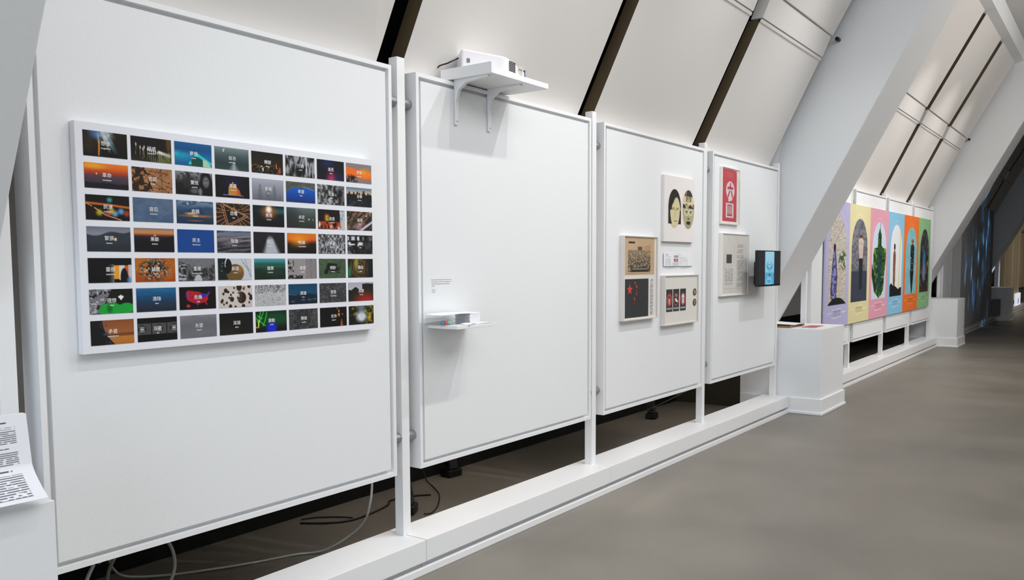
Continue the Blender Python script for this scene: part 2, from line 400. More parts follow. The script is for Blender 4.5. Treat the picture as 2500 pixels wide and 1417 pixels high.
for k in range(4):
    ox = PITCH*k
    gp = {0: 'panels of the nearest bay', 1: 'panels of the poster bay', 2: 'panels of the dark bay', 3: 'panels of the far bay'}[k]
    for j, (a, b) in enumerate(PX):
        if k == 2 and j > 0: continue
        if k == 3:
            p = box('display_panel', a+ox, b+ox, 2.6, 2.66, 0.30, 2.24, BLIND, None, 0.003); tag(p, plabel[(k, j)], 'display panel', gp); continue
        panel(a+ox, b+ox, plabel[(k, j)], gp)
    for j, xc in enumerate(posts):
        if k == 3:
            if j == 4: continue
            o = box('post', xc+ox-0.05, xc+ox+0.03, 2.60, 2.645, 0.157, 2.29, TRIMW, None, 0.002)
            tag(o, ['bluish white strip nearest the window in the far bay', 'second thin white strip in the far striped bay', 'third thin white strip in the far striped bay', 'white strip beside the black brackets of the far bay'][j], 'post', 'uprights of the far bay'); continue
        if k == 2 and j > 1: continue
        nm = [['white post at the left picture edge', 'white post between photo board panel and blank panel', 'white post between blank panel and two-faces panel', 'white post between two-faces panel and red print panel', 'white post against the wide slanted beam'],
              ['white post left of the lavender poster', 'white post behind the yellow poster', 'white post behind pink and blue posters', 'white post behind the orange poster', 'white post right of the green poster'],
              ['grey post beside the black gap in the dark bay', 'grey post touching the projection wall']][k][j]
        post(xc+ox, nm, gp.replace('panels', 'posts'), PX[j-1][1]+ox if j > 0 else None, PX[j][0]+ox if j < 4 and not (k == 2 and j > 0) else None)
    # plinth segments
    cuts = [1.083, 2.7915, 4.4705, 6.145, 7.811]
    for j in range(4):
        a = cuts[j]+ox; b = cuts[j+1]+ox
        dz = 0.0008*((j*7+k) % 3)
        lab = '%s white plinth length %s' % (['nearest', 'second', 'third', 'fourth'][j], ['under the photo board bay', 'under the arched posters', 'in the dark bay', 'in the far striped bay'][k])
        t = empty('plinth', ((a+b)/2, 2.6, 0), lab, 'plinth', 'plinth lengths along the wall')
        under(t, box('plinth_top', a+0.002, b-0.002, 2.503+dz, 2.735, 0.058, 0.157+dz, TRIMW, None, 0.002))
        under(t, box('plinth_core', a+0.002, b-0.002, 2.535, 2.70, 0.0, 0.058, TRIMW))
        under(t, box('toe_strip', a-0.0, b-0.0, 2.502, 2.520, 0.0, 0.034, TRIMW, None, 0.003))

# ------------------------------------------------------------------ rest of the room (outside the frame)
wr = prism_x('wall_right', [(-5.9, 0.0), (-6.2, 0.0), (-4.6, 4.9), (-4.3, 4.9)], XA, XB, SLOPE); tag(wr, kind='structure')
wb = box('wall_back', XA-0.1, XA, -6.2, 4.2, 0, 4.9, SLOPE); tag(wb, kind='structure')
wf = box('wall_front', 30.6, 30.7, -6.2, 3.65, 0, 4.9, mat('far_wall_white', (0.86, 0.84, 0.78), 0.7, var=0.03)); tag(wf, kind='structure')

CURT = mat('added_curtain_cloth', (0.05, 0.05, 0.05), 0.9)  # added unseen curtains that block light from the dark bay
def curtain(x, y0, y1, lab):
    n = 120; V = []; Fa = []
    for i in range(n+1):
        y = y0+(y1-y0)*i/n; xx = x+0.05*math.sin(i*1.3)
        V += [(xx, y, 0.01), (xx, y, 4.69)]
    for i in range(n): Fa.append((2*i, 2*i+2, 2*i+3, 2*i+1))
    o = meshobj('added_blackout_curtain', V, Fa, CURT, None, True); tag(o, lab, 'curtain')
curtain(16.2, -4.2, 0.55, 'black curtain added out of view to block light at the near side of the dark bay')
curtain(23.6, -4.2, 0.9, 'black curtain added out of view to block light at the far side of the dark bay')

# ------------------------------------------------------------------ the photo board: 56 captioned prints
K = 2.57/2.54
bx0, bx1 = 1.3205, 2.558
board = box('photo_board', bx0, bx1, 2.5725, 2.601, 1.1185, 1.826, mat('board_white', (0.925, 0.925, 0.95), 0.5), None, 0.001)
tag(board, 'wide white board printed with a grid of 56 captioned photographs', 'photo board')
gx0, gdx, gw = 1.3447, 0.15258, 0.1400
gz0, gdz, gh = 1.8008, 0.09683, 0.0766
def flat(h): 
    c = C(h); return lambda x, y: np.ones(x.shape+(3,))*c
def grad(x, y, stops):
    """vertical gradient, stops = [(y, hex), ...]"""
    r = np.zeros(x.shape+(3,))
    for k in range(3): r[..., k] = np.interp(y, [s[0] for s in stops], [C(s[1])[k] for s in stops])
    return r
def put(c, h, t): return mixc(c, C(h) if isinstance(h, str) else h, np.clip(t, 0, 1))
def gray(v): return np.repeat(v[..., None], 3, -1)
A = 1.83
def f_imagine(x, y):
    c = grad(x, y, [(0, '#1a1208'), (1, '#060606')])
    c = put(c, '#6b4a25', 0.5*fb(x*8, y*6, 3)*el(x, y, 0.1, 0.2, 0.4, 0.7, .5))
    for (xa, xb, wd, h) in ((0.33, 0.36, .02, '#a8c4d8'), (0.5, 0.75, .05, '#5d8fa8'), (0.45, 0.7, .03, '#9bb3b0'), (0.42, 0.6, .04, '#c9d2cc')):
        c = put(c, h, ln(x, y, xa, 0, xb, 0.8, wd)*(1-y)*(0.5+fb(x*14, y*5, 4)))
    c = put(c, '#e08a20', ln(x, y, 0.36, 0.35, 0.34, 0.95, .018)*0.95)
    c = put(c, '#3d70b0', 0.8*el(x, y, 0.3, 0.05, 0.16, 0.25, .6)); c = put(c, '#d8dcd6', 0.8*el(x, y, 0.5, 0.12, 0.16, 0.3, .8)*fb(x*12, y*9, 8)*1.4)
    return c
def f_torch(x, y):
    c = grad(x, y, [(0, '#0b0806'), (.75, '#160f07'), (1, '#2b2712')]); c = put(c, '#7a4f1d', el(x, y, .93, .15, .06, .4, .6)*.7)
    for i, (px, py) in enumerate([(.12, .33), (.22, .44), (.29, .5), (.32, .42)]+[(.4+.05*k, .5+.02*k) for k in range(8)]+[(.68+.025*k, .56+.012*k) for k in range(12)]):
        c = put(c, '#a7ab7a', ln(x, y, px, py, px-.01, py+.42, .006)*.7); c = put(c, '#e6e8d8', el(x, y, px, py, .014, .07, .4)*.9)
    c = put(c, '#9fa08a', el(x, y, .95, .66, .16, .12, .6)*.6*fb(x*30, y*14, 2)*1.6); return put(c, '#6e7a33', el(x, y, .9, .9, .2, .15, .7)*.5)
def f_lagoon(x, y):
    c = grad(x, y, [(0, '#0f5c97'), (.3, '#0c4d82'), (.6, '#0b6aa6'), (1, '#0c5a8c')]); s = fb(x*5, y*4, 5)
    c = put(c, '#24b5c4', el(x, y, .1, .6, .42, .2, .6)*.75*s*1.5); c = put(c, '#2ec9c0', ln(x, y, .4, .9, .62, .5, .05)+ln(x, y, .6, .48, .98, .85, .05))
    c = put(c, '#0f4a3e', pg(x, y, [(.46, .62), (.58, .58), (.74, .7), (.75, 1.1), (.46, 1.1), (.43, .8)])); c = put(c, '#a9cfa9', pg(x, y, [(.75, .66), (.86, .72), (.97, .95), (1.02, 1.1), (.76, 1.1)])); return c
def f_fogpath(x, y):
    c = grad(x, y, [(0, '#7b8c8e'), (.35, '#46585a'), (.7, '#2a3a3c'), (1, '#32413f')]); c = put(c, '#c9d2d0', ln(x, y, .24, .2, .27, .08, .02))
    return put(c, '#a6b5b4', np.clip(1-np.abs(x-.55)/(.02+(y-.62)*.45+1e-3), 0, 1)*(y > .6)*.95)
def f_skyline(x, y):
    c = grad(x, y, [(0, '#130d05'), (.5, '#241708'), (1, '#0d0c07')]); n = vn(x*46, y*24, 3)
    c = put(c, '#c88a3a', (n > .86)*(y > .6)*.8); n = vn(x*60, y*34, 9); c = put(c, '#e9e2c6', (n > .9)*(y > .58)*.8)
    c = put(c, '#e07a2c', el(x, y, .78, .62, .014, .14, .3)); c = put(c, '#d8552a', el(x, y, .88, .85, .05, .12, .7)*.8); c = put(c, '#cfd8f0', el(x, y, .35, .82, .02, .1, .4)); return put(c, '#e8d860', el(x, y, .3, .68, .03, .03, .4))
def bw(seed, lo=.05, hi=.7, sx=9, sy=6, k=1.6):
    def f(x, y): return gray(np.clip(lo+(hi-lo)*np.clip((fb(x*sx*A, y*sy, seed, 5)-.5)*k*1.6+.5, 0, 1), 0, 1))*np.array([1, 1, 1.03])
    return f
def f_streets(x, y):
    c = bw(11, .03, .62, 10, 3, 2.2)(x, y); c = put(c, '#c4c6ca', ln(x, y, .7, .05, .72, .75, .025)); return put(c, '#08080a', el(x, y, .45, .75, .14, .3, .4)*.9)
def f_vision(x, y):
    c = grad(x, y, [(0, '#070710'), (1, '#0b0818')]); c = put(c, '#122a66', el(x, y, .38, .12, .2, .3, .8)*.7); c = put(c, '#c22a68', el(x, y, .53, 1.05, .16, .38, .9)); return put(c, '#1a2450', el(x, y, .85, .9, .2, .3, .8)*.6)
def f_orangecloud(x, y):
    c = grad(x, y, [(0, '#8c7d7c'), (1, '#8d7672')]); t = .18+.10*vn(x*5, x*0, 3)+.12*x; t2 = .62+.1*vn(x*4, x*0, 8)+.1*x
    c = put(c, '#ee6f1e', ss(t, t+.05, y)*(1-ss(t2, t2+.05, y))); c = put(c, '#f5a21d', el(x, y, .75, .45, .2, .2, .7)*.8*fb(x*12, y*9, 3)*1.5)
    return put(c, '#14100c', (fb(x*20, y*12, 5) > .42)*el(x, y, .2, .95, .22, .33, .3))
def f_sunset(x, y):
    c = grad(x, y, [(0, '#e8821e'), (.22, '#e0601c'), (.4, '#a03c22'), (.5, '#5b3c46'), (.75, '#3d333f'), (1, '#191a26')]); c = put(c, '#f0b22e', el(x, y, .2, .12, .25, .1, .8)*.8)
    c = put(c, '#fff0d0', el(x, y, .27, .42, .016, .028, .4)); return put(c, '#14151c', ss(.8, .83, y+.1*fb(x*7, y*0, 4)-.05*x))
def f_denial(x, y):
    c = put(flat('#b98457')(x, y), '#8f5d38', fb(x*8, y*6, 2)); c = put(c, '#20140c', (fb(x*9, y*6, 7) > .52)*(x < .32+.2*y)*.9); c = put(c, '#2a1a10', (vn(x*26, y*16, 5) > .83)*.8)
    for q in ((.3, .9, .8, .15), (.35, .2, .9, .6), (.4, .12, .9, .2), (.33, .8, .85, .85), (.72, .1, .74, .95), (.55, .6, .85, .95), (.5, .05, .3, .5)): c = put(c, '#3a2416', ln(x*A, y, q[0]*A, q[1], q[2]*A, q[3], .014)*.9)
    return c
def f_surprise(x, y):
    c = grad(x, y, [(0, '#85858a'), (.3, '#5a5a60'), (.5, '#1a1a1c'), (1, '#0b0b0d')]); c = put(c, '#2a2a2d', (fb(x*16, y*9, 3) > .55)*(y < .5)*.8)
    c = put(c, '#0a0a0c', el(x, y, .82, .55, .17, .62, .1)); c = put(c, '#6d6c6e', el(x, y, .82, .4, .09, .24, .35)); c = put(c, '#2a2a2c', el(x, y, .79, .33, .02, .03)+el(x, y, .86, .33, .02, .03)+el(x, y, .82, .53, .035, .02))
    c = put(c, '#2b2a2c', el(x, y, .34, .35, .06, .33, .2)+ln(x, y, .2, .35, .27, .7, .03)); c = put(c, '#8e8d90', el(x, y, .66, .85, .05, .18, .5)*.8); return put(c, '#767579', el(x, y, .5, .82, .12, .12, .6)*.7)
def f_palace(x, y):
    c = flat('#060509')(x, y); c = put(c, '#1a1450', el(x, y, .5, .3, .25, .3, .9)*.6); n = .6+.6*fb(x*30, y*20, 2)
    c = put(c, '#e9a23a', pg(x, y, [(.36, .88), (.38, .5), (.46, .42), (.5, .25), (.55, .45), (.62, .5), (.65, .88)])*n*.9); c = put(c, '#d2561c', pg(x, y, [(.62, .88), (.62, .5), (.7, .65), (.74, .88)])*.9); return put(c, '#8a7ae0', ln(x, y, .22, .88, .8, .9, .015))
def f_mist(x, y):
    c = grad(x, y, [(0, '#a9adb8'), (1, '#6a6c76')])
    for (px, py, wd) in ((.24, .25, .12), (.5, .4, .2), (.7, .25, .12), (.88, .68, .1)): c = put(c, '#565a64', np.clip(1-np.abs(x-px)/((y-py)*wd*1.6+.02), 0, 1)*(y > py)*.75*(.6+.6*vn(x*30, y*20, 3)))
    return c
def f_bluepeak(x, y):
    c = put(flat('#3d4038')(x, y), '#6a675c', fb(x*14, y*9, 4)); m = .2+.9*np.maximum(.22-x, 0)+.25*np.abs(x-.38)*(x < .55)+.2*np.abs(x-.7)*(x > .5)
    b = grad(x, y, [(0, '#1a6ad0'), (.5, '#0d4fae'), (1, '#0a2f72')]); c = mixc(c, b, ss(m+.02, m+.07, y)); return put(c, '#b7a2a6', ln(x, y, .55, .2, .95, .36, .02)*.6)
def f_crisis(x, y):
    c = bw(21, .06, .62, 8, 6, 1.8)(x, y); c = put(c, '#d9dadc', (vn(x*18, y*12, 5) > .78)*(y < .28)*(x < .5)*.9+(vn(x*14, y*12, 6) > .72)*(y > .66)*(x < .45)*.8); return put(c, '#141416', el(x, y, .85, .5, .12, .6, .6)*.6)
def f_crowd(x, y):
    c = grad(x, y, [(0, '#65727f'), (.15, '#8b98a5'), (.3, '#d8b48a'), (.42, '#b99a80')]); c = put(c, '#151a20', ss(.34, .38, y))
    for (px, py) in ((.1, .3), (.28, .32), (.42, .28), (.5, .34), (.67, .22), (.85, .33), (.93, .36)): c = put(c, '#0f1216', el(x, y, px, py, .03, .08, .2)+el(x, y, px, py+.22, .07, .2, .3))
    return put(c, '#4b5058', (fb(x*18, y*10, 3) > .58)*(y > .72)*.6)
def f_movement(x, y):
    c = grad(x, y, [(0, '#100d0a'), (1, '#0d0a06')]); c = put(c, '#38a8a0', el(x, y, .54, .18, .06, .1, .7)*.9)
    c = put(c, '#c4621c', ln(x, y, 0, .33, .5, .38, .05)+ln(x, y, .5, .38, 1, .46, .05)); c = put(c, '#e89a70', ln(x, y, .0, .34, .14, .46, .012)+ln(x, y, .2, .52, .45, .8, .018)+ln(x, y, .45, .8, .8, .98, .018))
    for (px, h) in ((.3, '#c8c020'), (.5, '#c85048'), (.66, '#7fb0e8'), (.8, '#6ab4ea'), (.93, '#b8442a'), (.58, '#c0b024')): c = put(c, h, el(x, y, px, .68+.06*math.sin(px*30), .07, .12, .7)*.85)
    return c
def f_tolerance(x, y): return put(grad(x, y, [(0, '#4d5e78'), (.6, '#3f5474'), (1, '#34506f')]), '#75869c', fb(x*6, y*5, 3)*.6)
def f_miracle(x, y):
    n = fb(x*5, y*7, 4); c = put(grad(x, y, [(0, '#7f95ab'), (.4, '#2f4a68'), (.6, '#3c4552'), (1, '#0f2a40')]), '#1b3658', ss(.4, .65, n)*.8); c = put(c, '#c4cfd8', ss(.6, .75, n)*(y < .35)*.8)
    c = put(c, '#f0b070', el(x, y, .4, .56, .16, .05, .7)*.9); c = put(c, '#df8038', el(x, y, .55, .66, .4, .05, .8)*.7); return put(c, '#c87a50', el(x, y, .5, .87, .2, .02, .6)*.7)
def f_fear(x, y):
    c = flat('#2b1a10')(x, y); ang = np.arctan2(y-.45, (x-.5)*A); c = put(c, '#c08a5c', (np.abs(((ang*14/np.pi) % 1)-.5) > .43)*(np.hypot((x-.5)*A, y-.45) > .48)*.9)
    P = [(.2, .08), (.34, .98), (.85, .55)]
    for k, o in ((0, .0), (1, .08)):
        Q = [(.5+(px-.5)*(1+o*3), .5+(py-.5)*(1+o*3)) for px, py in P]
        for i in range(3): c = put(c, '#d09a6a', ln(x*A, y, Q[i][0]*A, Q[i][1], Q[(i+1) % 3][0]*A, Q[(i+1) % 3][1], .012))
    c = put(c, '#0d0a08', pg(x, y, [(.24, .16), (.36, .86), (.78, .54)])*.7); r = np.hypot((x-.5)*A, y-.3); c = put(c, '#c8946a', (np.abs(r-.1) < .013)*1.0)
    return put(c, '#a87448', ln(x*A, y, .0, .4, 1.83, .2, .01)+ln(x*A, y, .5*A, 0, .7*A, 1, .01))
def f_fearless(x, y):
    c = grad(x, y, [(0, '#0c2026'), (.35, '#10181c'), (1, '#08080c')]); c = put(c, '#1f8078', el(x, y, .85, .25, .5, .12, .9)*.6); c = put(c, '#d0622c', el(x, y, .5, .3, .2, .28, .9)*.8); return put(c, '#fff0e0', el(x, y, .5, .18, .09, .16, .6))
def f_uncertain(x, y):
    c = grad(x, y, [(0, '#5f7070'), (.5, '#3a423f'), (1, '#2c2f28')]); c = put(c, '#20262a', el(x, y, .08, .5, .3, .6, .8)*.6); return put(c, '#ffcf94', el(x, y, .76, .56, .025, .04, .6)+el(x, y, .9, .57, .015, .025, .6))
def f_confused(x, y):
    c = flat('#140d0a')(x, y); c = put(c, '#d89a20', el(x, y, .33, .42, .09, .16, .8)*fb(x*24, y*12, 3)*1.7); c = put(c, '#dcdde0', pg(x, y, [(.8, .0), (1.1, 0), (1.1, 1.1), (.66, 1.1), (.82, .6)])*.85); c = put(c, '#4aa0c0', (fb(x*14, y*9, 5) > .54)*(x > .82)*(y < .55)*.9)
    c = put(c, '#c24a20', (fb(x*16, y*7, 6) > .5)*(y > .62)*(x < .86)*.85); return put(c, '#f2d8c4', el(x, y, .05, .78, .03, .14, .5)+el(x, y, .48, .88, .05, .1, .7)*.8)
def f_threat(x, y):
    c = put(flat('#2a211c')(x, y), '#7d6048', ss(.45, .7, fb((x+y*.6)*12, (y-x*.6)*3, 3))); c = put(c, '#a88a90', el(x, y, .45, .8, .16, .2, .7)*.8); c = put(c, '#b0602c', el(x, y, .62, .62, .1, .06, .5)*.8)
    c = put(c, '#c6c6dc', ln(x, y, .5, 1.05, 1.05, .48, .05)); return put(c, '#e8e8ea', (vn(x*24, y*18, 4) > .86)*(x > .5)*(y < .4)*.9)
def f_tense(x, y):
    c = grad(x, y, [(0, '#6d7280'), (.3, '#8a8a94'), (1, '#5a5f6a')]); c = put(c, '#2f3740', ss(.28, .34, y+.25*np.maximum(x-.35, 0)-.06*np.sin(x*9))); c = put(c, '#232b30', ss(.55, .9, y)*.7); return put(c, '#f0c89a', el(x, y, .645, .5, .03, .07, .4))
def f_resolve(x, y):
    c = grad(x, y, [(0, '#7a7078'), (.12, '#c08a5c'), (.22, '#d07c40'), (.32, '#4a2a30'), (.5, '#171520'), (1, '#07080c')]); c = put(c, '#ff9a6a', el(x, y, .51, .3, .03, .035, .6)); return put(c, '#0c0c12', ss(.0, .04, y-.55+.55*np.maximum(x-.5, 0))+ss(.34, .38, y)*.6)
def f_restore(x, y):
    c = grad(x, y, [(0, '#4a6680'), (.4, '#6e6670'), (.7, '#2c333c'), (1, '#20242a')]); n = fb(x*3+y*3, y*26+x*4, 3, 3); c = put(c, '#a08a88', ss(.55, .7, n)*.55); return put(c, '#10181f', ss(.45, .3, n)*.8)
def f_peak(x, y):
    c = grad(x, y, [(0, '#201d20'), (1, '#15161a')]); e = np.clip(1-np.abs(x-.56+.05*(1-y))/(.04+.32*y), 0, 1); return put(c, '#b9bcc6', ss(.0, .6, e)*ss(.08, .4, y)*.95)
def f_recon(x, y):
    c = grad(x, y, [(0, '#d27a18'), (.3, '#e0620e'), (.42, '#8a3014'), (.52, '#1c140c'), (1, '#0a0a0a')]); c = put(c, '#f8a818', el(x, y, .38, .38, .25, .25, 1)*.7); return put(c, '#fff0c0', el(x, y, .38, .43, .022, .04, .5))
def f_hall(x, y):
    c = bw(33, .02, .25, 9, 6)(x, y)
    for (a, b, h) in ((.0, .06, '#d8d8dc'), (.15, .28, '#c8ccd4'), (.38, .46, '#e2e4e8'), (.58, .66, '#70747c'), (.86, .98, '#5c626c')): c = put(c, h, ((x > a)*(x < b)*(y > .07)*(y < .28))*.95)
    c = put(c, '#e6e8ea', ((fb(x*12, y*16, 4) > .5)*(y > .38)*(y < .62)*(x < .55))*.95); return put(c, '#888a90', ss(.2, .0, x+.9-y)*.8)
def f_tunnel(x, y):
    c = grad(x, y, [(0, '#0a0a0a'), (1, '#050505')]); c = put(c, '#9a9a9a', np.clip((x-.45)/.15, 0, 1)*(x < .58)*(y > .25)*.8); c = put(c, '#ee9a1c', ((x > .58)*(x < .7)*(y > .3)*(y < .85))*1.0); c = put(c, '#d9d9d6', ((x > .7)*(x < .84)*(y > .3)*(y < .9))*1.0)
    c = put(c, '#e4501c', ((x > .85)*(x < .92)*(y > .3)*(y < .72))*1.0); c = put(c, '#d2d6da', (x > .92)*(y > .28)*.9); c = put(c, '#0b0b0d', el(x, y, .82, .82, .09, .4, .15)+el(x, y, .82, .5, .025, .08, .2)); return put(c, '#4a7ab0', el(x, y, .93, .92, .05, .15, .5)*.8)
def f_leaf(x, y):
    c = put(grad(x, y, [(0, '#b8701c'), (.5, '#d08418'), (1, '#b04c14')]), '#8a3a14', fb(x*7, y*6, 3)*.8); c = put(c, '#26221e', ss(.42, .5, fb(x*18, y*12, 4))*el(x, y, .45, .5, .33, .45, .4)); return put(c, '#c8c2b8', (np.abs(fb(x*14, y*12, 8)-.5) < .025)*el(x, y, .5, .45, .4, .5, .3)*.95)
def f_rebuild(x, y):
    c = put(flat('#7a7a7e')(x, y), '#66666a', fb(x*20, y*14, 2)); m = .22+.35*x*(x < .62)+(x >= .62)*(.217+.35*(1-x)*-1+.17)
    c = mixc(c, bw(9, .1, .42, 12, 8)(x, y), ss(0, .02, y-np.where(x < .68, .12+.5*x, .46-.9*(x-.68)))); c = put(c, '#b9b9be', el(x, y, .53, 1.02, .11, .3, .1)); return put(c, '#d0d0d4', (fb(x*8, y*18, 6) > .56)*(x < .2)*(y > .2)*.7)
def f_create(x, y):
    c = flat('#c6cad0')(x, y); c = put(c, '#15201e', pg(x, y, [(0, 0), (.28, 0), (.42, .35), (.3, 1), (0, 1)])); c = put(c, '#7fb0aa', (vn(x*20, y*14, 4) > .88)*(x < .3)*.8); c = put(c, '#6b5228', el(x, y, .5, .68, .26, .42, .04)); c = put(c, '#b07430', el(x, y, .62, .5, .1, .16, .8)*.7)
    c = put(c, '#0f1012', el(x, y, .27, .35, .13, .35, .1)); r = np.hypot((x-.36)/.17, (y-.3)/.42); c = put(c, '#e8eaea', (np.abs(r-.92) < .06)*(x < .36)*(y < .4)*1.0)
    for q in ((.68, 0, 1, .85), (.8, .0, .97, .9), (.73, .2, .98, .6)): c = put(c, '#50545a', ln(x*A, y, q[0]*A, q[1], q[2]*A, q[3], .01)*.9)
    return c
def f_progress(x, y): return put(grad(x, y, [(0, '#4f98a8'), (.12, '#3f8890'), (.25, '#1f5a4e'), (.5, '#1d4a3a'), (1, '#152a1a')]), '#0d1a10', fb(x*7, y*7, 3)*(y > .45)*.9)
def f_screenwall(x, y):
    c = put(flat('#a09a98')(x, y), '#8a8486', fb(x*30, y*20, 2)); d = (((x*26) % 1-.5)**2+((y*17+(np.floor(x*26) % 2)*.5) % 1-.5)**2) < .1; c = put(c, '#3a3a3e', d*(x > .62)*.85); return put(c, '#1d1a1a', (fb(x*14, y*9, 5) > .46)*((x < .2)*(y < .65)+(y > .8)*(x < .5)))
def f_buffalo(x, y):
    c = put(flat('#3c5038')(x, y), '#5a6e50', ss(.5, .75, fb(x*18, y*44, 3))); b = el(x, y, .53, .44, .25, .2, .12)+el(x, y, .38, .4, .1, .18, .2)+el(x, y, .26, .66, .07, .14, .2)+ln(x, y, .35, .45, .24, .7, .06)
    for px in (.4, .45, .66, .72): b = b+ln(x, y, px, .5, px+.005, .78, .014)
    c = put(c, '#141413', b); return put(c, '#5c5c5c', el(x, y, .7, .38, .05, .12, .7)*.7)
def f_unity(x, y):
    r = np.hypot((x-.45)/.45, (y-.45)/.7); c = put(flat('#1e1a10')(x, y), '#6e5424', (.5+.5*np.sin(r*30+fb(x*6, y*6, 3)*8))*(1-ss(.6, 1.1, r))); c = put(c, '#a0a040', el(x, y, .33, .25, .08, .3, .7)*.8); c = put(c, '#1f8060', el(x, y, .06, .7, .06, .3, .6)*.8); c = put(c, '#0c1216', ss(.6, .95, x)*.7); return put(c, '#c8c080', el(x, y, .45, .7, .1, .03, .5)*.7)
def f_lotus(x, y):
    c = flat('#0e140c')(x, y); c = put(c, '#77747a', (fb(x*10, y*9, 4) > .42)*(x < .5-.25*y)*1.0); c = put(c, '#bcbcc4', (fb(x*16, y*12, 5) > .6)*(x < .45-.2*y)*.8); g = el(x, y, .48, .85, .28, .3, .1)+el(x, y, .85, .8, .2, .22, .1)
    c = put(c, '#19a038', g); c = put(c, '#0c5a20', el(x, y, .45, .8, .06, .16, .6)*g*.8)
    for t in (-1, -.5, 0, .5, 1): c = put(c, '#f2f2f6', ln(x*A, y, .72*A, .42, (.72+.05*t)*A, .27+.05*abs(t), .03))
    return c
def f_clear(x, y): return put(grad(x, y, [(0, '#3a7aa2'), (.12, '#1f70a8'), (.45, '#144a74'), (.7, '#26354c'), (1, '#20242f')]), '#0f2438', fb(x*4, y*30, 3)*.4)
def f_map(x, y):
    c = flat('#090509')(x, y); us = [(.2, .18), (.3, .17), (.48, .22), (.56, .24), (.6, .3), (.66, .33), (.7, .3), (.74, .36), (.8, .26), (.83, .2), (.84, .26), (.8, .36), (.77, .46), (.78, .56), (.73, .66), (.76, .84), (.73, .84), (.69, .7), (.6, .72), (.52, .76), (.5, .84), (.44, .74), (.38, .72), (.3, .66), (.22, .6), (.18, .44), (.17, .3)]
    m = pg(x, y, us); n = vn(x*16, y*11, 5); c = put(c, '#c81c28', m*(.75+.25*vn(x*34, y*20, 2))); c = put(c, '#2a2ab4', m*((n > .76)*1.0)); c = put(c, '#2a3ac0', m*((x > .77)*(y < .34)+(x < .2)*(y < .6)*(y > .3))); return put(c, '#d02828', el(x, y, .23, .84, .05, .07, .3))
def f_blobs(x, y):
    c = flat('#cdc2ba')(x, y)
    for (px, py, r) in ((.2, .22, .08), (.13, .36, .05), (.27, .28, .05), (.6, .08, .12), (.74, .14, .05), (.9, .04, .07), (.42, .32, .04), (.35, .42, .04), (.38, .62, .09), (.3, .55, .04), (.08, .72, .06), (.14, .85, .04), (.22, .78, .05), (.67, .56, .2), (.9, .4, .05), (.95, .6, .08), (.9, .8, .04), (.33, .95, .07), (.48, .98, .05), (.72, .97, .08), (.45, .1, .04), (.1, .66, .05), (.95, .5, .06)):
        c = put(c, '#2b1e16', el(x*A, y, px*A, py, r*1.25, r*1.35, .08))
    c = put(c, '#4d3620', el(x*A, y, .62*A, .5, .14, .25, .4)*.8); return put(c, '#8a5a3a', el(x, y, .75, .1, .03, .06, .4))
def f_sketch(x, y):
    c = gray(.68+.1*fb(x*8, y*6, 2)); e = np.abs(fb(x*14, y*9, 5)-.5) < (.012+.02*(y < .4)); c = put(c, '#3a3a40', e*.9); return put(c, '#3a3c44', (vn(x*60, y*44, 4) > .6)*(y < .42-.12*x)*.7)
def f_hero(x, y):
    c = grad(x, y, [(0, '#0f3c5c'), (.45, '#0f4a6c'), (.54, '#123448'), (1, '#081420')]); c = put(c, '#0c2030', ss(.52, .56, y+.04*np.sin(x*12))); c = put(c, '#8aa0a8', ln(x, y, 0, .5, .25, .55, .012)*.7)
    for (px, py) in ((.5, .8), (.72, .8), (.9, .78), (.14, .86)): c = put(c, '#66727c', el(x, y, px, py, .07, .04, .7)*.7)
    return c
def f_gravel(x, y): return put(bw(15, .14, .34, 22, 14, 1.8)(x, y), '#8a8c8e', (vn(x*30, y*20, 7) > .86)*.6)
def f_bloodroad(x, y):
    c = grad(x, y, [(0, '#a8aab8'), (.4, '#c0b6be')]); t = np.where(x < .55, .38-.16*el(x, y*0, .28, 0, .09, 1, .9)+.03*vn(x*20, x*0, 3), .05+.03*vn(x*14, x*0, 5)); c = put(c, '#141f16', ss(0, .02, y-t)); return put(c, '#b0261a', el(x, y, .68, 1.15, .45, .55, .7)*(.7+.4*vn(x*40, y*26, 3)))
def f_contra(x, y):
    c = grad(x, y, [(0, '#8a4e2c'), (.5, '#a0602e'), (.62, '#6a3a1c'), (.7, '#c07a34'), (1, '#b06c2c')]); c = put(c, '#141417', ss(0, .03, .28+.28*y*y-x)); return put(c, '#2c4668', (fb(x*14, y*9, 5) > .54)*el(x, y, .26+.16*y, .5, .08, .6, .4)*.8)
def f_lips(x, y):
    c = flat('#070708')(x, y); b = (y > .24)*(y < .7); c = put(c, '#4e4e50', b*1.0*(.8+.3*vn(x*40, y*30, 2))); c = put(c, '#070708', b*((np.abs(x-.345) < .012)+(np.abs(x-.73) < .012)))
    for px in (.11, .53, .92): c = put(c, '#1a1a1c', el(x, y, px, .47, .1, .17, .2)); c = put(c, '#7e7c7c', el(x, y, px, .4, .07, .05, .3)+el(x, y, px, .55, .07, .06, .3)); c = put(c, '#e8e8ea', el(x, y, px, .47, .055, .022, .3))
    return c
def f_grey(x, y): return put(grad(x, y, [(0, '#8d8d95'), (.4, '#6f6f76'), (1, '#7a7a80')]), '#5a5a60', fb(x*5, y*4, 6)*.6)
def f_abyss(x, y): return put(grad(x, y, [(0, '#0e0c0d'), (1, '#1a1714')]), '#2c2622', el(x, y, .2, .95, .3, .3, .9)*.5)
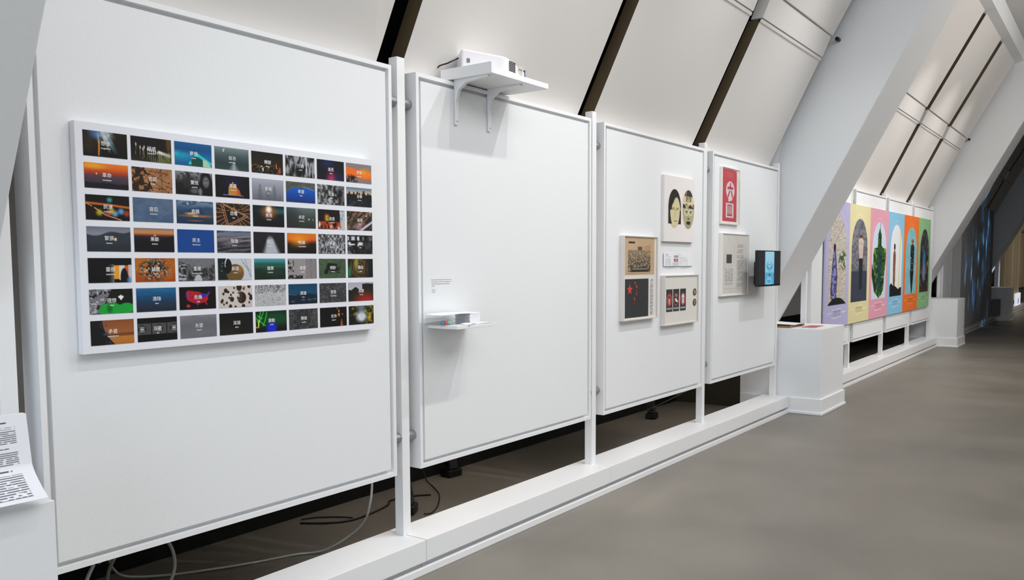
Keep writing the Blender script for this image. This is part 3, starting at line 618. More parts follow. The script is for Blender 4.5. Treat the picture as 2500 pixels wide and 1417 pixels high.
def f_laser(x, y):
    c = grad(x, y, [(0, '#06180e'), (.5, '#0b3420'), (1, '#04080a')]); c = put(c, '#106a38', el(x, y, .6, .3, .5, .3, .9)*.4)
    for q in ((.15, 0, .08, .6), (.25, 0, .12, .5), (.35, .05, .3, .4), (.02, .3, .1, .65), (.1, .45, .3, .7), (.3, .4, .22, .7), (.05, .2, .2, .35)): c = put(c, '#3fe03c', ln(x*A, y, q[0]*A, q[1], q[2]*A, q[3], .022)*.9)
    c = put(c, '#c8e030', ln(x, y, .1, .4, .08, .7, .02)); c = put(c, '#b08c1c', ((x < .1)*(y > .72)*(y < .8))*1.0); return put(c, '#1226d8', el(x, y, .5, .85, .16, .3, .4)*.95)
def f_rock(x, y):
    c = bw(41, .14, .34, 16, 10, 1.5)(x, y); c = put(c, '#26282c', el(x, y, .5, .42, .3, .42, .3)*.6); return put(c, '#6a625a', el(x, y, .9, .3, .15, .4, .8)*.5*fb(x*20, y*14, 3)*1.5)
def f_support(x, y):
    c = flat('#080606')(x, y); c = put(c, '#f0903a', el(x, y, .7, .2, .025, .06, .6)+el(x, y, .7, .4, .035, .1, .6)+el(x, y, .64, .06, .02, .03, .5)); c = put(c, '#d86a18', np.clip(1-np.abs(x-.8)/(.02+.18*(y-.65)), 0, 1)*(y > .64)); return put(c, '#e8d0b0', el(x, y, .84, .38, .012, .03, .5))
def f_glow(x, y):
    c = put(flat('#12140c')(x, y), '#7a6a20', ss(.5, .68, fb(x*9, y*7, 4))*((x > .55)+(x < .35)*(y < .5))); c = put(c, '#d0a020', el(x, y, .83, .62, .06, .16, .8)*.9); c = put(c, '#9fb0c4', el(x, y, .5, .15, .16, .3, .8)*.6)
    return put(c, '#d8dce8', el(x, y, .5, .6, .2, .26, .6)*(.75+.4*fb(x*10, y*8, 6)))
T = [
 [(f_imagine, '想像', 'imagination', 'rays of blue light on black'), (f_torch, '疑惑', 'hesitation', 'row of torches in the dark'), (f_lagoon, '夢想', 'dream', 'turquoise lagoon'), (f_fogpath, '自治', 'autonomy', 'foggy path'), (f_skyline, '轉變', 'change', 'city lights at night'), (f_streets, '行為', 'action', 'black and white street'), (f_vision, '遠見', 'vision', 'dark picture with pink glow at foot'), (f_orangecloud, '勇敢', 'courage', 'orange cloud')],
 [(f_sunset, '革命', 'revolution', 'orange sunset over hills'), (f_denial, '否認', 'denial', 'tan wall with thin shadows'), (f_surprise, '驚悅', 'surprise', 'black and white portrait'), (f_palace, '希冀', 'desire', 'lit building at night'), (f_mist, '氣候', 'fog', 'grey trees in mist'), (f_bluepeak, '希望', 'hope', 'bright blue slope'), (f_crisis, '危急', 'urgent', 'grey garden scene'), (f_crowd, '目擊', 'witness', 'crowd silhouettes at dusk')],
 [(f_movement, '民運', 'movement', 'streaks of street light'), (f_tolerance, '容忍', 'tolerance', 'plain slate blue sky'), (f_miracle, '奇蹟', 'miracle', 'clouds over orange dusk'), (f_fear, '恐懼', 'fear', 'brown lines forming a triangle'), (f_fearless, '無畏', 'fearless', 'white flare over dark sea'), (f_uncertain, '未定', 'uncertain', 'two small lamps in fog'), (f_confused, '迷惑', 'confused', 'blurred fire and white cloth'), (f_threat, '威脅', 'threat', 'brown roots and a pale branch')],
 [(f_tense, '緊張', 'tension', 'grey mountains'), (f_resolve, '果斷', 'decisive', 'thin red sunset'), (f_flatblue := flat('#11438c'), '民主', 'democracy', 'plain blue picture'), (f_restore, '恢復', 'recover', 'rippled water'), (f_peak, '決心', 'resolve', 'pale grey cone of light'), (f_recon, '和解', 'reconciliation', 'orange sunset with sun'), (bw(51, .15, .72, 14, 9, 1.7), '混亂', 'confusion', 'grey foliage'), (f_hall, '改變', 'alter', 'white tables in a dark hall')],
 [(f_tunnel, '靈感', 'inspiration', 'figure in an orange doorway'), (f_leaf, '誠實', 'honest', 'orange leaf with wires'), (f_rebuild, '重建', 'reconstruction', 'grey stone arch'), (f_create, '創造', 'create', 'brown disc against white sky'), (f_progress, '進展', 'progress', 'green fields under blue sky'), (f_screenwall, '貪婪', 'greedy', 'dotted grey wall'), (f_buffalo, '絕跡', 'extinct', 'dark buffalo on grass'), (f_unity, '團結', 'unite', 'golden swirl')],
 [(f_lotus, '理想', 'ideal', 'white lotus over green leaves'), (f_clear, '清除', 'clear', 'blue sea'), (f_map, '危機', 'crisis', 'red and blue map on black'), (f_blobs, '恐怖', 'terror', 'brown blobs on cream'), (f_sketch, '', '', 'pale line drawing without caption'), (f_hero, '英雄', 'hero', 'dark blue night'), (f_gravel, '怨恨', 'resentment', 'grey gravel'), (f_bloodroad, '血腥', 'bloody', 'red road between trees')],
 [(f_contra, '矛盾', 'contradiction', 'orange sand and dark cloth'), (f_lips, '反言', 'lies', 'three grey mouths'), (f_grey, '失望', 'despair', 'plain grey picture'), (f_abyss, '深淵', 'abyss', 'almost black picture'), (f_laser, '震動', 'shock', 'green laser lines and blue'), (f_rock, '積極', 'positive', 'dark rock'), (f_support, '支持', 'support', 'orange candle flames'), (f_glow, '', '', 'white smoke among yellow leaves')]]
for r in range(7):
    for cidx in range(8):
        fn, zh, en, desc = T[r][cidx]
        xa = gx0+gdx*cidx; zt = gz0-gdz*r
        p = picture('photo_print', xa, xa+gw, zt-gh, zt, 2.5712, fn, 84, 46, None, board)
        tag(p, 'small printed photograph, '+desc)
        if zh:
            text('caption', zh, xa+gw*.5, 2.5704, zt-gh*.475, 0.0155, CAPT, p)
            text('caption', en, xa+gw*.5, 2.5704, zt-gh*.66, 0.0068, CAPT, p, bold=0.012)

# ------------------------------------------------------------------ projector shelf on the blank panel
sh = empty('projector_shelf', (3.33, 2.6, 2.25), 'white wall shelf high on blank panel holding the projector', 'shelf')
under(sh, box('shelf_board', 3.120, 3.575, 2.362, 2.664, 2.252, 2.278, TRIMW, None, 0.0015))
under(sh, box('side_cheek', 3.110, 3.1195, 2.362, 2.664, 2.252, 2.303, TRIMW, None, 0.001))
for xb in (3.142, 3.397):
    V = [(2.600, 2.046), (2.600, 2.2515), (2.40, 2.2515), (2.40, 2.246), (2.53, 2.235), (2.575, 2.205), (2.590, 2.15), (2.592, 2.046)]
    o = prism_x('bracket', V, xb-0.010, xb+0.010, TRIMW); under(sh, o)
    for (yy, zz) in ((2.5905, 2.062), (2.5895, 2.19)):
        s = cyl_x('screw', -0.003, 0.0, 0, 0, 0.0028, STEEL, 10); s.data.transform(Matrix.Rotation(PI/2, 4, 'Z')); s.location = (xb, yy, zz); bpy.context.view_layer.update()
        s.parent = o
pj = empty('projector', (3.26, 2.55, 2.279), 'white projector with square vents on the high shelf', 'projector')
pb = prism_z('body', [(3.145, 2.565), (3.300, 2.432), (3.325, 2.425), (3.500, 2.445), (3.520, 2.462), (3.562, 2.63), (3.54, 2.655), (3.26, 2.69), (3.235, 2.675)], 2.286, 2.384, mat('projector_white', (0.93, 0.92, 0.93), 0.35))
for v in pb.data.vertices:
    if v.co.z > 2.35: v.co.z = 2.397-(v.co.x-3.15)*0.165-max(0, v.co.x-3.42)*.1
bev(pb, 0.010, 3); under(pj, pb)
def fy_(x): return 2.425+0.114*(x-3.325)
V = []; Fa = []
for i in range(6):
    for j in range(6):
        x_ = 3.332+i*0.0105; v_, f_ = bxv(x_, x_+0.0074, fy_(x_)-.0012, fy_(x_)+.004, 2.308+j*0.0082, 2.308+j*0.0082+0.0058)
        Fa += [tuple(q+len(V) for q in ff) for ff in f_]; V += v_
vt = meshobj('vent_grille', V, Fa, BLACK); under(pj, vt); tag(vt, 'grid of dark square air vents', kind='stuff')
V = []; Fa = []
for k in range(6):
    v_, f_ = bxv(3.398, 3.462, fy_(3.43)-.0026, fy_(3.43)+.004, 2.310+k*0.0065, 2.313+k*0.0065); Fa += [tuple(q+len(V) for q in ff) for ff in f_]; V += v_
ff_ = meshobj('cooling_fins', V, Fa, GREYP); under(pj, ff_)
under(pj, box('lens_window', 3.482, 3.497, 2.4405, 2.452, 2.306, 2.339, mat('blue_lens', (0.02, 0.03, 0.35), 0.1), None, 0.002))
tx = text('brand_mark', 'EPSON', 3.436, 2.4330, 2.330, 0.011, INK); under(pj, tx)
under(pj, prism_z('side_port', [(3.163, 2.548), (3.175, 2.5375), (3.179, 2.542), (3.167, 2.553)], 2.332, 2.352, mat('port_grey', (0.5, 0.48, 0.5), 0.6)))
under(pj, cyl_x('foot', 3.170, 3.183, 2.56, 2.2825, 0.0045, STEEL, 10))
wsp = box('spacer', 3.135, 3.20, 2.53, 2.56, 2.2785, 2.2855, PAPER, None, 0.001); tag(wsp, 'small white wedge under the left end of the projector', 'spacer')
tag(tube('power_cable', [(3.165, 2.60, 2.36), (3.135, 2.60, 2.345), (3.112, 2.62, 2.33), (3.100, 2.68, 2.31), (3.10, 2.715, 2.22), (3.10, 2.715, 1.9)], 0.0035, BLACK), 'short black cable curling from the back of the projector', 'cable')

# text block on the blank panel and the little shelf below it
lb = empty('wall_text', (3.035, 2.6, 1.30), 'four small grey lines of lettering printed on the blank panel', 'wall text')
for i, (s, sz) in enumerate((('Please read the following words and choose one that', 1), ('you feel speaks to you and write on the paper how it', 1), ('relates to Hong Kong, then leave it in the plastic', 1), ('container.', 1), ('Thank you,', 1), ('the artist', 1))):
    zz = 1.318-0.0095*i-(0.009 if i > 3 else 0)
    under(lb, text('text_line', s, 2.958, 2.6022, zz, 0.0066, INK, align='LEFT'))
s2 = box('small_wall_shelf', 2.930, 3.210, 2.425, 2.603, 1.0965, 1.1125, TRIMW, None, 0.0015)
tag(s2, 'narrow white shelf low on the blank panel', 'shelf')
cb = empty('plastic_box', (2.985, 2.53, 1.1135), 'clear plastic box with erasers on the narrow shelf', 'box')
bx = boxes('box_walls', [(2.885, 3.085, 2.480, 2.482, 1.1135, 1.160), (2.885, 3.085, 2.578, 2.580, 1.1135, 1.160), (2.885, 2.887, 2.482, 2.578, 1.1135, 1.160), (3.083, 3.085, 2.482, 2.578, 1.1135, 1.160), (2.887, 3.083, 2.482, 2.578, 1.1135, 1.1145)], CLEAR); under(cb, bx)
def blob(name, x, y, z, rx, ry, rz, m, label, cat):
    b = bmesh.new(); bmesh.ops.create_uvsphere(b, u_segments=14, v_segments=8, radius=1.0)
    me = bpy.data.meshes.new(name); b.to_mesh(me); b.free(); me.materials.append(m)
    for v in me.vertices:
        c = v.co; c.x = math.copysign(abs(c.x)**.7, c.x)*rx; c.y = math.copysign(abs(c.y)**.7, c.y)*ry; c.z = math.copysign(abs(c.z)**.7, c.z)*rz
    o = bpy.data.objects.new(name, me); o.location = (x, y, z); COL.objects.link(o); tag(o, label, cat); return o
bc = blob('pen_cap', 2.912, 2.50, 1.1235, .008, .008, .008, BLUEP, 'small blue cap in the clear plastic box', 'cap')
blob('red_eraser', 2.932, 2.502, 1.1235, .011, .010, .008, REDI, 'red eraser inside the clear plastic box', 'eraser')
blob('green_eraser', 2.972, 2.512, 1.1260, .016, .014, .0105, GREENP, 'pale green eraser inside the clear plastic box', 'eraser')
def sheet(name, x0, x1, y0, y1, z, m, label, group=None, bend=0.0, rot=0.0, cat='paper', n=8):
    V = []; Fa = []
    for j in range(n+1):
        for i in range(n+1):
            u = i/n; v = j/n; V.append((x0+(x1-x0)*u, y0+(y1-y0)*v, bend*(math.sin(u*PI)*0.5+0.5*v*v)))
    for j in range(n):
        for i in range(n):
            a = j*(n+1)+i; Fa.append((a, a+1, a+n+2, a+n+1))
    cx, cy = (x0+x1)/2, (y0+y1)/2
    V = [((x-cx), (y-cy), zz) for x, y, zz in V]
    o = meshobj(name, V, Fa, m); o.location = (cx, cy, z); o.rotation_euler = (0, 0, rot)
    md = o.modifiers.new('thick', 'SOLIDIFY'); md.thickness = 0.0008; md.offset = 1
    tag(o, label, cat, group); return o
lidp = sheet('paper_slip', 2.882, 3.10, 2.478, 2.58, 1.1605, PAPER, 'white slips of paper lying on top of the plastic box', None, 0.004, 0.02)
pk = empty('paper_stack', (3.14, 2.53, 1.1135), 'stack of white paper slips right of the plastic box', 'paper stack')
for i in range(9):
    q = box('sheet', 3.09+0.002*((i*5) % 3), 3.172-0.003*((i*7) % 3), 2.485, 2.575, 1.1135+i*0.0055, 1.1135+i*0.0055+0.0046, PAPER); under(pk, q)
sheet('paper_slip', 3.00, 3.09, 2.428, 2.476, 1.1132, PAPER, 'loose slip of paper at the front of the narrow shelf', None, 0.005, 0.25)
sheet('paper_slip', 3.10, 3.195, 2.432, 2.48, 1.1134, PAPER, 'loose slip of paper hanging at the right end of the narrow shelf', None, 0.003, -0.2)

# ------------------------------------------------------------------ works on the third panel
def boxframe(x0, x1, z0, z1, yf, label, m=GREYP, cover=True, name='box_frame', cat='frame'):
    t = empty(name, ((x0+x1)/2, 2.6, z0), label, cat)
    yb = 2.6025
    under(t, boxes('frame_sides', [(x0, x0+.006, yf, yb, z0, z1), (x1-.006, x1, yf, yb, z0, z1), (x0+.006, x1-.006, yf, yb, z0, z0+.006), (x0+.006, x1-.006, yf, yb, z1-.006, z1)], m))
    under(t, box('backing_board', x0+.006, x1-.006, yf+.008, yf+.013, z0+.006, z1-.006, CREAM))
    if cover: under(t, box('acrylic_cover', x0+.001, x1-.001, yf-.0035, yf-.0005, z0+.001, z1-.001, CLEAR))
    return t
# canvas with two cut-out faces
cv = box('canvas', 5.336, 5.834, 2.581, 2.6029, 1.540, 1.996, mat('canvas_cream', (0.93, 0.905, 0.895), 0.75, bump=.2, bscale=400), None, 0.002)
tag(cv, 'cream canvas with two long printed faces side by side', 'canvas')
def f_face1(x, y):
    c = flat('#eadfd8')(x, y); head = el(x, y, .5, .5, .47, .5, .02); c = put(c, '#e8c48a', el(x, y, .46, .5, .48, .5, .02)*.0+head)
    c = put(c, '#221f1c', ((y > .55)*(y < .9)*(x > .03)*(x < .97))*1.0); c = put(c, '#d8cca0', el(x, y, .52, .55, .36, .45, .03)); c = put(c, '#221f1c', head*(1-el(x, y, .6, .72, .36, .52, .03))*(y < .55)); c = put(c, '#1c1917', head*ss(.0, .03, .5-.62*x-(y-.12))*(y < .6))
    c = put(c, '#d8cca0', el(x, y, .6, .42, .2, .2, .2)*.9)
    for px in (.4, .72): c = put(c, '#8a7c58', el(x, y, px, .535, .1, .022, .3)); c = put(c, '#f4efdc', el(x, y, px+.02, .545, .05, .012, .3)); c = put(c, '#7a6c4c', ln(x, y, px-.09, .5, px+.08, .49, .012))
    c = put(c, '#9a8c64', ln(x, y, .55, .52, .5, .72, .02)*.7); c = put(c, '#7d6c4a', ln(x, y, .44, .83, .68, .825, .012)); return c
def m_oval(x, y): return None
def f_face2(x, y):
    c = flat('#eadfd8')(x, y); head = el(x, y, .5, .5, .46, .5, .02)*1.0; c = put(c, '#b3aa84', head); c = put(c, '#3a362e', head*(y < .3)); c = put(c, '#9a9070', head*(y < .3)*ss(.5, .7, vn(x*16, y*10, 3))*(x < .5))
    c = put(c, '#e0cfa6', head*((y > .17)*(y < .38))*1.0); c = put(c, '#2c2924', head*((y > .36)*(y < .47))*((vn(x*9, y*9, 5) > .35)*1.0))
    for px in (.35, .68):
        r = np.hypot((x-px)/.16, (y-.58)/.075); c = put(c, '#e8e4d2', (np.abs(r-.95) < .14)*.9); c = put(c, '#4a4434', el(x, y, px, .56, .07, .02, .4))
    c = put(c, '#4c4636', el(x, y, .5, .74, .08, .02, .4)); c = put(c, '#26231e', el(x, y, .5, .85, .17, .045, .3)); c = put(c, '#8f8666', head*ss(.85, 1, y)*.5); return c
def oval_print(x0, x1, z0, z1, y, fn, parent, square=False, nm='face_print', lab=None):
    o = picture(nm, x0, x1, z0, z1, y, fn, 60, 150)
    b = bmesh.new(); b.from_mesh(o.data); cx, cz = (x0+x1)/2, (z0+z1)/2
    dead = []
    for v in b.verts:
        dx = (v.co.x-cx)/((x1-x0)/2); dz = (v.co.z-cz)/((z1-z0)/2)
        ins = dx*dx+dz*dz <= 1.0 or (square and -0.8 < dz < -0.1)
        if not ins: dead.append(v)
    bmesh.ops.delete(b, geom=dead, context='VERTS'); b.to_mesh(o.data); b.free()
    o.parent = parent
    if lab: tag(o, lab)
    return o
oval_print(5.392, 5.606, 1.638, 1.906, 2.5795, f_face1, cv, True, lab='long pale face with straight black hair')
oval_print(5.622, 5.838-.008, 1.636, 1.914, 2.5795, f_face2, cv, lab='long face with lettered headband and round glasses')
text('caption', '絕食', 5.727, 2.5785, 1.846, 0.052, INK, cv)

# newspaper and black cover in a box frame
nf = boxframe(4.748, 5.215, 1.024, 1.566, 2.567, 'box frame holding brown newspaper above a black cover with red stars')
def f_news(x, y):
    c = put(flat('#dcbf9c')(x, y), '#cfae88', fb(x*4, y*4, 3)); inn = (x > .12)*(x < .86)*(y > .08)*(y < .92); ph = inn*(y > .34)
    n = vn(x*70, y*60, 4)*.5+vn(x*34, y*30, 7)*.5; g = np.clip((n-.35)*2.2, 0, 1); amt = ph*np.clip(.3+(y-.34)*1.3, 0, 1); c = mixc(c, mixc(C('#2a2622')*np.ones(x.shape+(3,)), C('#d8c4a4')*np.ones(x.shape+(3,)), g), amt)
    c = put(c, '#7a6a58', ((x > .43)*(x < .58)*(y > .25)*(y < .34))*1.0); c = put(c, '#574c40', ((x > .45)*(x < .56)*(y > .27)*(y < .29)+(x > .43)*(x < .58)*(y > .31)*(y < .335))*1.0); c = put(c, '#8a7c68', inn*(y > .355)*(y < .4)*.6)
    c = put(c, '#3b3230', ((x > .14)*(x < .34)*(y > .12)*(y < .165))*1.0); c = put(c, '#8a7868', (np.abs(y-.075) < .004)*(x > .1)*(x < .84)*1.0+(np.abs(y-.96) < .003)*(x > .1)*(x < .84)*1.0)
    c = put(c, '#35302c', ((x > .24)*(x < .8)*(y > .81)*(y < .92))*.95); c = put(c, '#b9aa90', ((x > .26)*(x < .78)*(y > .825)*(y < .865))*((x*26 % 1) > .3)*.9); return put(c, '#c49a6c', pg(x, y, [(.62, .25), (.86, .18), (.86, .36), (.7, .4)])*.6)
under(nf, picture('newspaper', 4.760, 5.178, 1.316, 1.558, 2.5745, f_news, 150, 100))
def star(x, y, cx, cy, r, a0=0.0, k=1.0):
    P = []
    for i in range(10):
        rr = r if i % 2 == 0 else r*.4; a = a0-PI/2+i*PI/5; P.append((cx+rr*math.cos(a)*k, cy+rr*math.sin(a)))
    return pg(x, y, P)
def f_cover(x, y):
    c = put(flat('#434446')(x, y), '#3a3b3d', vn(x*60, y*60, 3)); c = put(c, '#e0524c', star(x, y, .2, .27, .15, 0, .85))
    for (px, py, r, a) in ((.42, .1, .055, .3), (.49, .2, .06, .5), (.48, .39, .05, .2), (.4, .51, .055, .1)): c = put(c, '#cf4a44', star(x, y, px, py, r, a, .85))
    return put(c, '#b04440', ln(x, y, .49, .25, .49, .34, .008)+ln(x, y, .4, .55, .4, .66, .01)+ln(x, y, .2, .07, .2, .15, .006))
under(nf, picture('black_cover', 4.770, 5.095, 1.041, 1.290, 2.5745, f_cover, 110, 110))
def f_lines(x, y): return put(flat('#e6e3e0')(x, y), '#6a6866', ((y*26 % 1) < .5)*(vn(x*9, y*26, 5) > .3)*.75*(x > .1)*(x < .9))
under(nf, picture('side_text', 5.115, 5.165, 1.045, 1.285, 2.5745, f_lines, 20, 120))

# leaflet
def f_leaflet(x, y):
    c = flat('#eeeef2')(x, y)
    c = put(c, '#9a9aa0', ((y > .42)*(y < .95)*(x < .22)*(x > .05)*((x*42 % 1) < .5))*.5+((y > .3)*(y < .95)*(x > .52)*(x < .8)*((y*18 % 1) < .4)*(vn(x*30, y*18, 3) > .35))*.55)
    c = put(c, '#b8828c', ((y > .15)*(y < .22)*(x > .07)*(x < .14))*1.0+((y > .15)*(y < .19)*(x > .52)*(x < .57))*.8)
    c = put(c, '#a6a7ac', ((y > .72)*(y < .97)*(x > .27)*(x < .49))*.45); c = put(c, '#6a6a70', (np.abs(y-.3) < .012)*(x > .05)*(x < .24)*.8)
    c = put(c, '#c02834', ((y > .48)*(y < .68)*(x > .32)*(x < .48))*1.0); return put(c, '#e8a8ac', (np.abs(y-.61) < .018)*(x > .32)*(x < .48)*1.0)
V = []; n = 40
lf = picture('leaflet', 5.365, 5.845, 1.370, 1.466, 2.5985, f_leaflet, 150, 50)
for v in lf.data.vertices:
    u = (v.co.x-5.365)/.48; v.co.y -= 0.0025+0.006*abs(math.sin(u*2*PI))*((1.466-v.co.z)/.096)
tag(lf, 'small white leaflet with red block pinned between canvas and lower frame', 'leaflet')
text('heading', '天安門', 5.556, 2.5935, 1.432, 0.027, INK, lf)
text('heading', 'XXX', 5.556, 2.5925, 1.4115, 0.016, PAPER, lf, bold=.02)

# lower frame: four black cards and two badges
f2 = boxframe(5.331, 5.889, 0.958, 1.306, 2.567, 'box frame with four black and red cards and two round badges')
def f_card(seed, txt):
    def f(x, y):
        c = put(flat('#47494a')(x, y), '#3c3e3f', vn(x*30, y*60, seed)); r = np.hypot((x-.5)/.42, (y-.47)/.28)
        c = put(c, '#c85a68', (np.abs(r-.9) < .11)*1.0+((r < .8)*(seed == 4)*(y > .5))*1.0)
        if seed == 1: c = put(c, '#b8484f', (r < .8)*1.0); c = put(c, '#d8ccb4', el(x, y, .48, .48, .12, .2, .2)); c = put(c, '#4a3e38', el(x, y, .48, .36, .1, .06, .3))
        if seed == 2: c = put(c, '#3b3634', (r < .8)*1.0); c = put(c, '#f2efe8', pg(x, y, [(.25, .45), (.5, .4), (.85, .58), (.6, .6), (.4, .56)])); c = put(c, '#b9a98c', el(x, y, .5, .3, .12, .08, .3))
        if seed == 3: c = put(c, '#b8404c', (r < .8)*1.0); c = put(c, '#f4f2ee', el(x, y, .5, .4, .22, .16, .1)+el(x, y, .5, .6, .17, .08, .1)); c = put(c, '#5a3a38', el(x, y, .4, .44, .06, .03)+el(x, y, .6, .44, .06, .03))
        if seed < 4: c = put(c, '#c8c8ca', ((y > .83)*(y < .9)*(x > .08)*(x < .92)*((x*9 % 1) > .25))*.95)
        return c
    return f
cx = [5.365, 5.474, 5.588, 5.702]
for i, x0 in enumerate(cx):
    o = picture('card', x0, x0+.096, 1.053, 1.209, 2.5735, f_card(i+1, ''), 36, 60); under(f2, o)
    if i == 3:
        q = text('caption', '黨', x0+.048, 2.5725, 1.155, 0.066, PAPER, bold=.015); q.parent = o; q.matrix_parent_inverse = Matrix.Identity(4); o.parent = f2
for z, lab in ((1.180, 'star'), (1.105, 'lettered')):
    def f_badge(x, y, lab=lab):
        c = flat('#6e6452')(x, y); r = np.hypot((x-.5)/.5, (y-.5)/.5); c = put(c, '#4d463c', (r > .8)*1.0)
        if lab == 'star': c = put(c, '#e8b860', star(x, y, .5, .5, .34))
        else: c = put(c, '#c9bda8', ((y > .25)*(y < .42)*(x > .28)*(x < .75))*.9+((y > .55)*(y < .75)*(x > .35)*(x < .62))*.9)
        return c
    o = oval_print(5.806, 5.862, z-.026, z+.026, 2.571, f_badge, None, nm='badge', lab='round dark badge with gold star' if lab == 'star' else 'round brown lettered badge'); under(f2, o)

# ------------------------------------------------------------------ works on the fourth panel
rf = boxframe(6.354, 6.724, 1.697, 2.141, 2.581, 'narrow frame with red print of large white characters', CREAM)
def f_red(x, y):
    c = put(flat('#dd5560')(x, y), '#d04f5a', vn(x*20, y*40, 2)); c = put(c, '#e98d94', ((y > .05)*(y < .17)*((y*42 % 1) < .4)*(x > .28)*(x < .74))*.6)
    c = put(c, '#ece7e8', el(x, y, .54, .4, .3, .175, .03)+pg(x, y, [(.42, .54), (.74, .5), (.66, .59), (.4, .62)])); c = put(c, '#ece7e8', ((x > .24)*(x < .78)*(y > .65)*(y < .93))*1.0); return c
rp = picture('red_print', 6.378, 6.672, 1.720, 2.128, 2.5885, f_red, 90, 130); under(rf, rp)
def glyph(name, quads, x0, z0, sc, y=2.5876):
    V = []; Fa = []
    for q in quads:
        n_ = len(V); V += [(x0+a_*sc, y, z0+b_*sc) for a_, b_ in q]; Fa.append(tuple(range(n_, n_+len(q))))
    o = meshobj(name, V, Fa, REDI, rp); fixn(o); return o
R_ = lambda a_, b_, c_, d_: [(a_, b_), (c_, b_), (c_, d_), (a_, d_)]
glyph('character', [R_(-.1, .12, .1, .42), R_(-.5, -.02, .5, .16), [(-.2, -.1), (0, -.1), (-.3, -.55), (-.5, -.5)], [(.08, -.1), (.26, -.1), (.5, -.5), (.32, -.56)]], 6.536, 1.975, .118)
glyph('character', [R_(-.5, -.5, -.4, .42), R_(.4, -.5, .5, .42), R_(-.5, .34, .5, .42), R_(-.5, -.5, .5, -.36), R_(-.28, -.36, -.17, .34), R_(-.06, -.36, .06, .34), R_(.17, -.36, .28, .34)], 6.527, 1.812, .098)
pf = boxframe(6.354, 6.925, 1.128, 1.625, 2.5735, 'cream frame with typed pages and small dark photo', CREAM)
def f_pages(x, y):
    c = put(flat('#ebe6e1')(x, y), '#e2dcd6', vn(x*9, y*9, 3)); tl = (vn(x*40, y*60, 4) > .28)*1.0
    c = put(c, '#8d8a88', ((y*62 % 1) < .45)*tl*((x > .57)*(x < .84)*(y > .14)*(y < .9)*((y < .3)+(y > .34))+(x > .1)*(x < .42)*(y > .58)*(y < .86))*.75)
    c = put(c, '#5c4c50', ((x > .15)*(x < .36)*(y > .32)*(y < .48))*1.0); c = put(c, '#777', (y > .085)*(y < .1)*(x > .6)*(x < .76)*1.0) if False else c
    return put(c, '#c8c4c2', (np.abs(y-.92) < .003)*(x > .06)*(x < .86)*1.0)
pp = picture('typed_pages', 6.375, 6.905, 1.150, 1.605, 2.5805, f_pages, 110, 130); under(pf, pp)

tv = empty('wall_screen', (7.1, 2.45, 1.193), 'small black wall-mounted screen showing a pale blue strip', 'screen')
under(tv, box('housing', 6.812, 7.358, 2.450, 2.480, 1.193, 1.493, BLACK, None, 0.004))
under(tv, box('wall_mount', 7.13, 7.30, 2.480, 2.603, 1.200, 1.400, BLACK, None, 0.004))
def f_tv(x, y):
    c = flat('#2b2b2f')(x, y); s = (x > .275)*(x < .70); v = (x-.275)/.425; st = grad(x, y, [(0, '#8fb8c2'), (.35, '#7fb4cc'), (.62, '#6fb0cc'), (.66, '#4f90b0'), (1, '#4a9ac0')])
    for (py, r) in ((.4, .1), (.46, .09), (.34, .07), (.6, .035), (.86, .06)):
        rr = np.hypot((v-.5)/(r*3), (y-py)/r); st = put(st, '#3c6a78', (np.abs(rr-1) < .13)*(y > py-.02)*.85)
    for (py, r) in ((.9, .09), (.8, .05)):
        rr = np.hypot((v-.45)/(r*3), (y-py)/r); st = put(st, '#9cc4d4', (np.abs(rr-1) < .13)*.7)
    st = put(st, '#2a5048', el(v, y, .5, .71, .1, .03, .5)); return mixc(c, st, s*1.0)
o = picture('display', 6.824, 7.346, 1.208, 1.484, 2.4492, f_tv, 130, 90, SCREEN); under(tv, o)
tv['label'] = 'small black wall screen showing a pale blue strip'

# ------------------------------------------------------------------ the six arched posters of the second bay
ex = [9.140, 10.078, 11.052, 12.030, 12.985, 14.010, 14.945]
pz0, pz1 = 0.685, 2.060
def arch(x, y, x0=.13, x1=.87, yt=.115, yb=.825):
    cx = (x0+x1)/2; hw = (x1-x0)/2; ycap = yt+.26
    r = np.hypot((x-cx)/hw, (y-ycap)/(ycap-yt)); return (((y >= ycap)*(y <= yb)*(np.abs(x-cx) < hw))+((y < ycap)*(r < 1)))*1.0
def wav(c, x, y, col='#f0f0f0', tcol='#7a7f90'):
    r = np.hypot((x-.5)/.43, (y-.34)/.26); c = put(c, col, (np.abs(r-1) < .012)*(y < .3)*(y > .0)*.45)
    for (yy, a, b) in ((.862, .3, .7), (.885, .12, .3), (.885, .7, .9), (.925, .3, .7)): c = put(c, col, (np.abs(y-yy-.004*np.sin(x*18)) < .0028)*(x > a)*(x < b)*.9)
    return put(c, tcol, ((x > .36)*(x < .66)*(y > .868)*(y < .912)*((y*150 % 1) < .55))*.75)
def person(c, x, y, cx, yt, yb, wd, h_body, h_head, seed=1):
    H2 = yb-yt; s = el(x, y, cx, yt+H2*.07, wd*.32, H2*.065, .1); b = pg(x, y, [(cx-wd*.5, yt+H2*.2), (cx-wd*.2, yt+H2*.14), (cx+wd*.2, yt+H2*.14), (cx+wd*.5, yt+H2*.22), (cx+wd*.45, yt+H2*.55), (cx+wd*.35, yb), (cx-wd*.35, yb), (cx-wd*.48, yt+H2*.55)])
    n = vn(x*20, y*40, seed)
    c = put(c, h_body, b*(.75+.25*n)); return put(c, h_head, s)
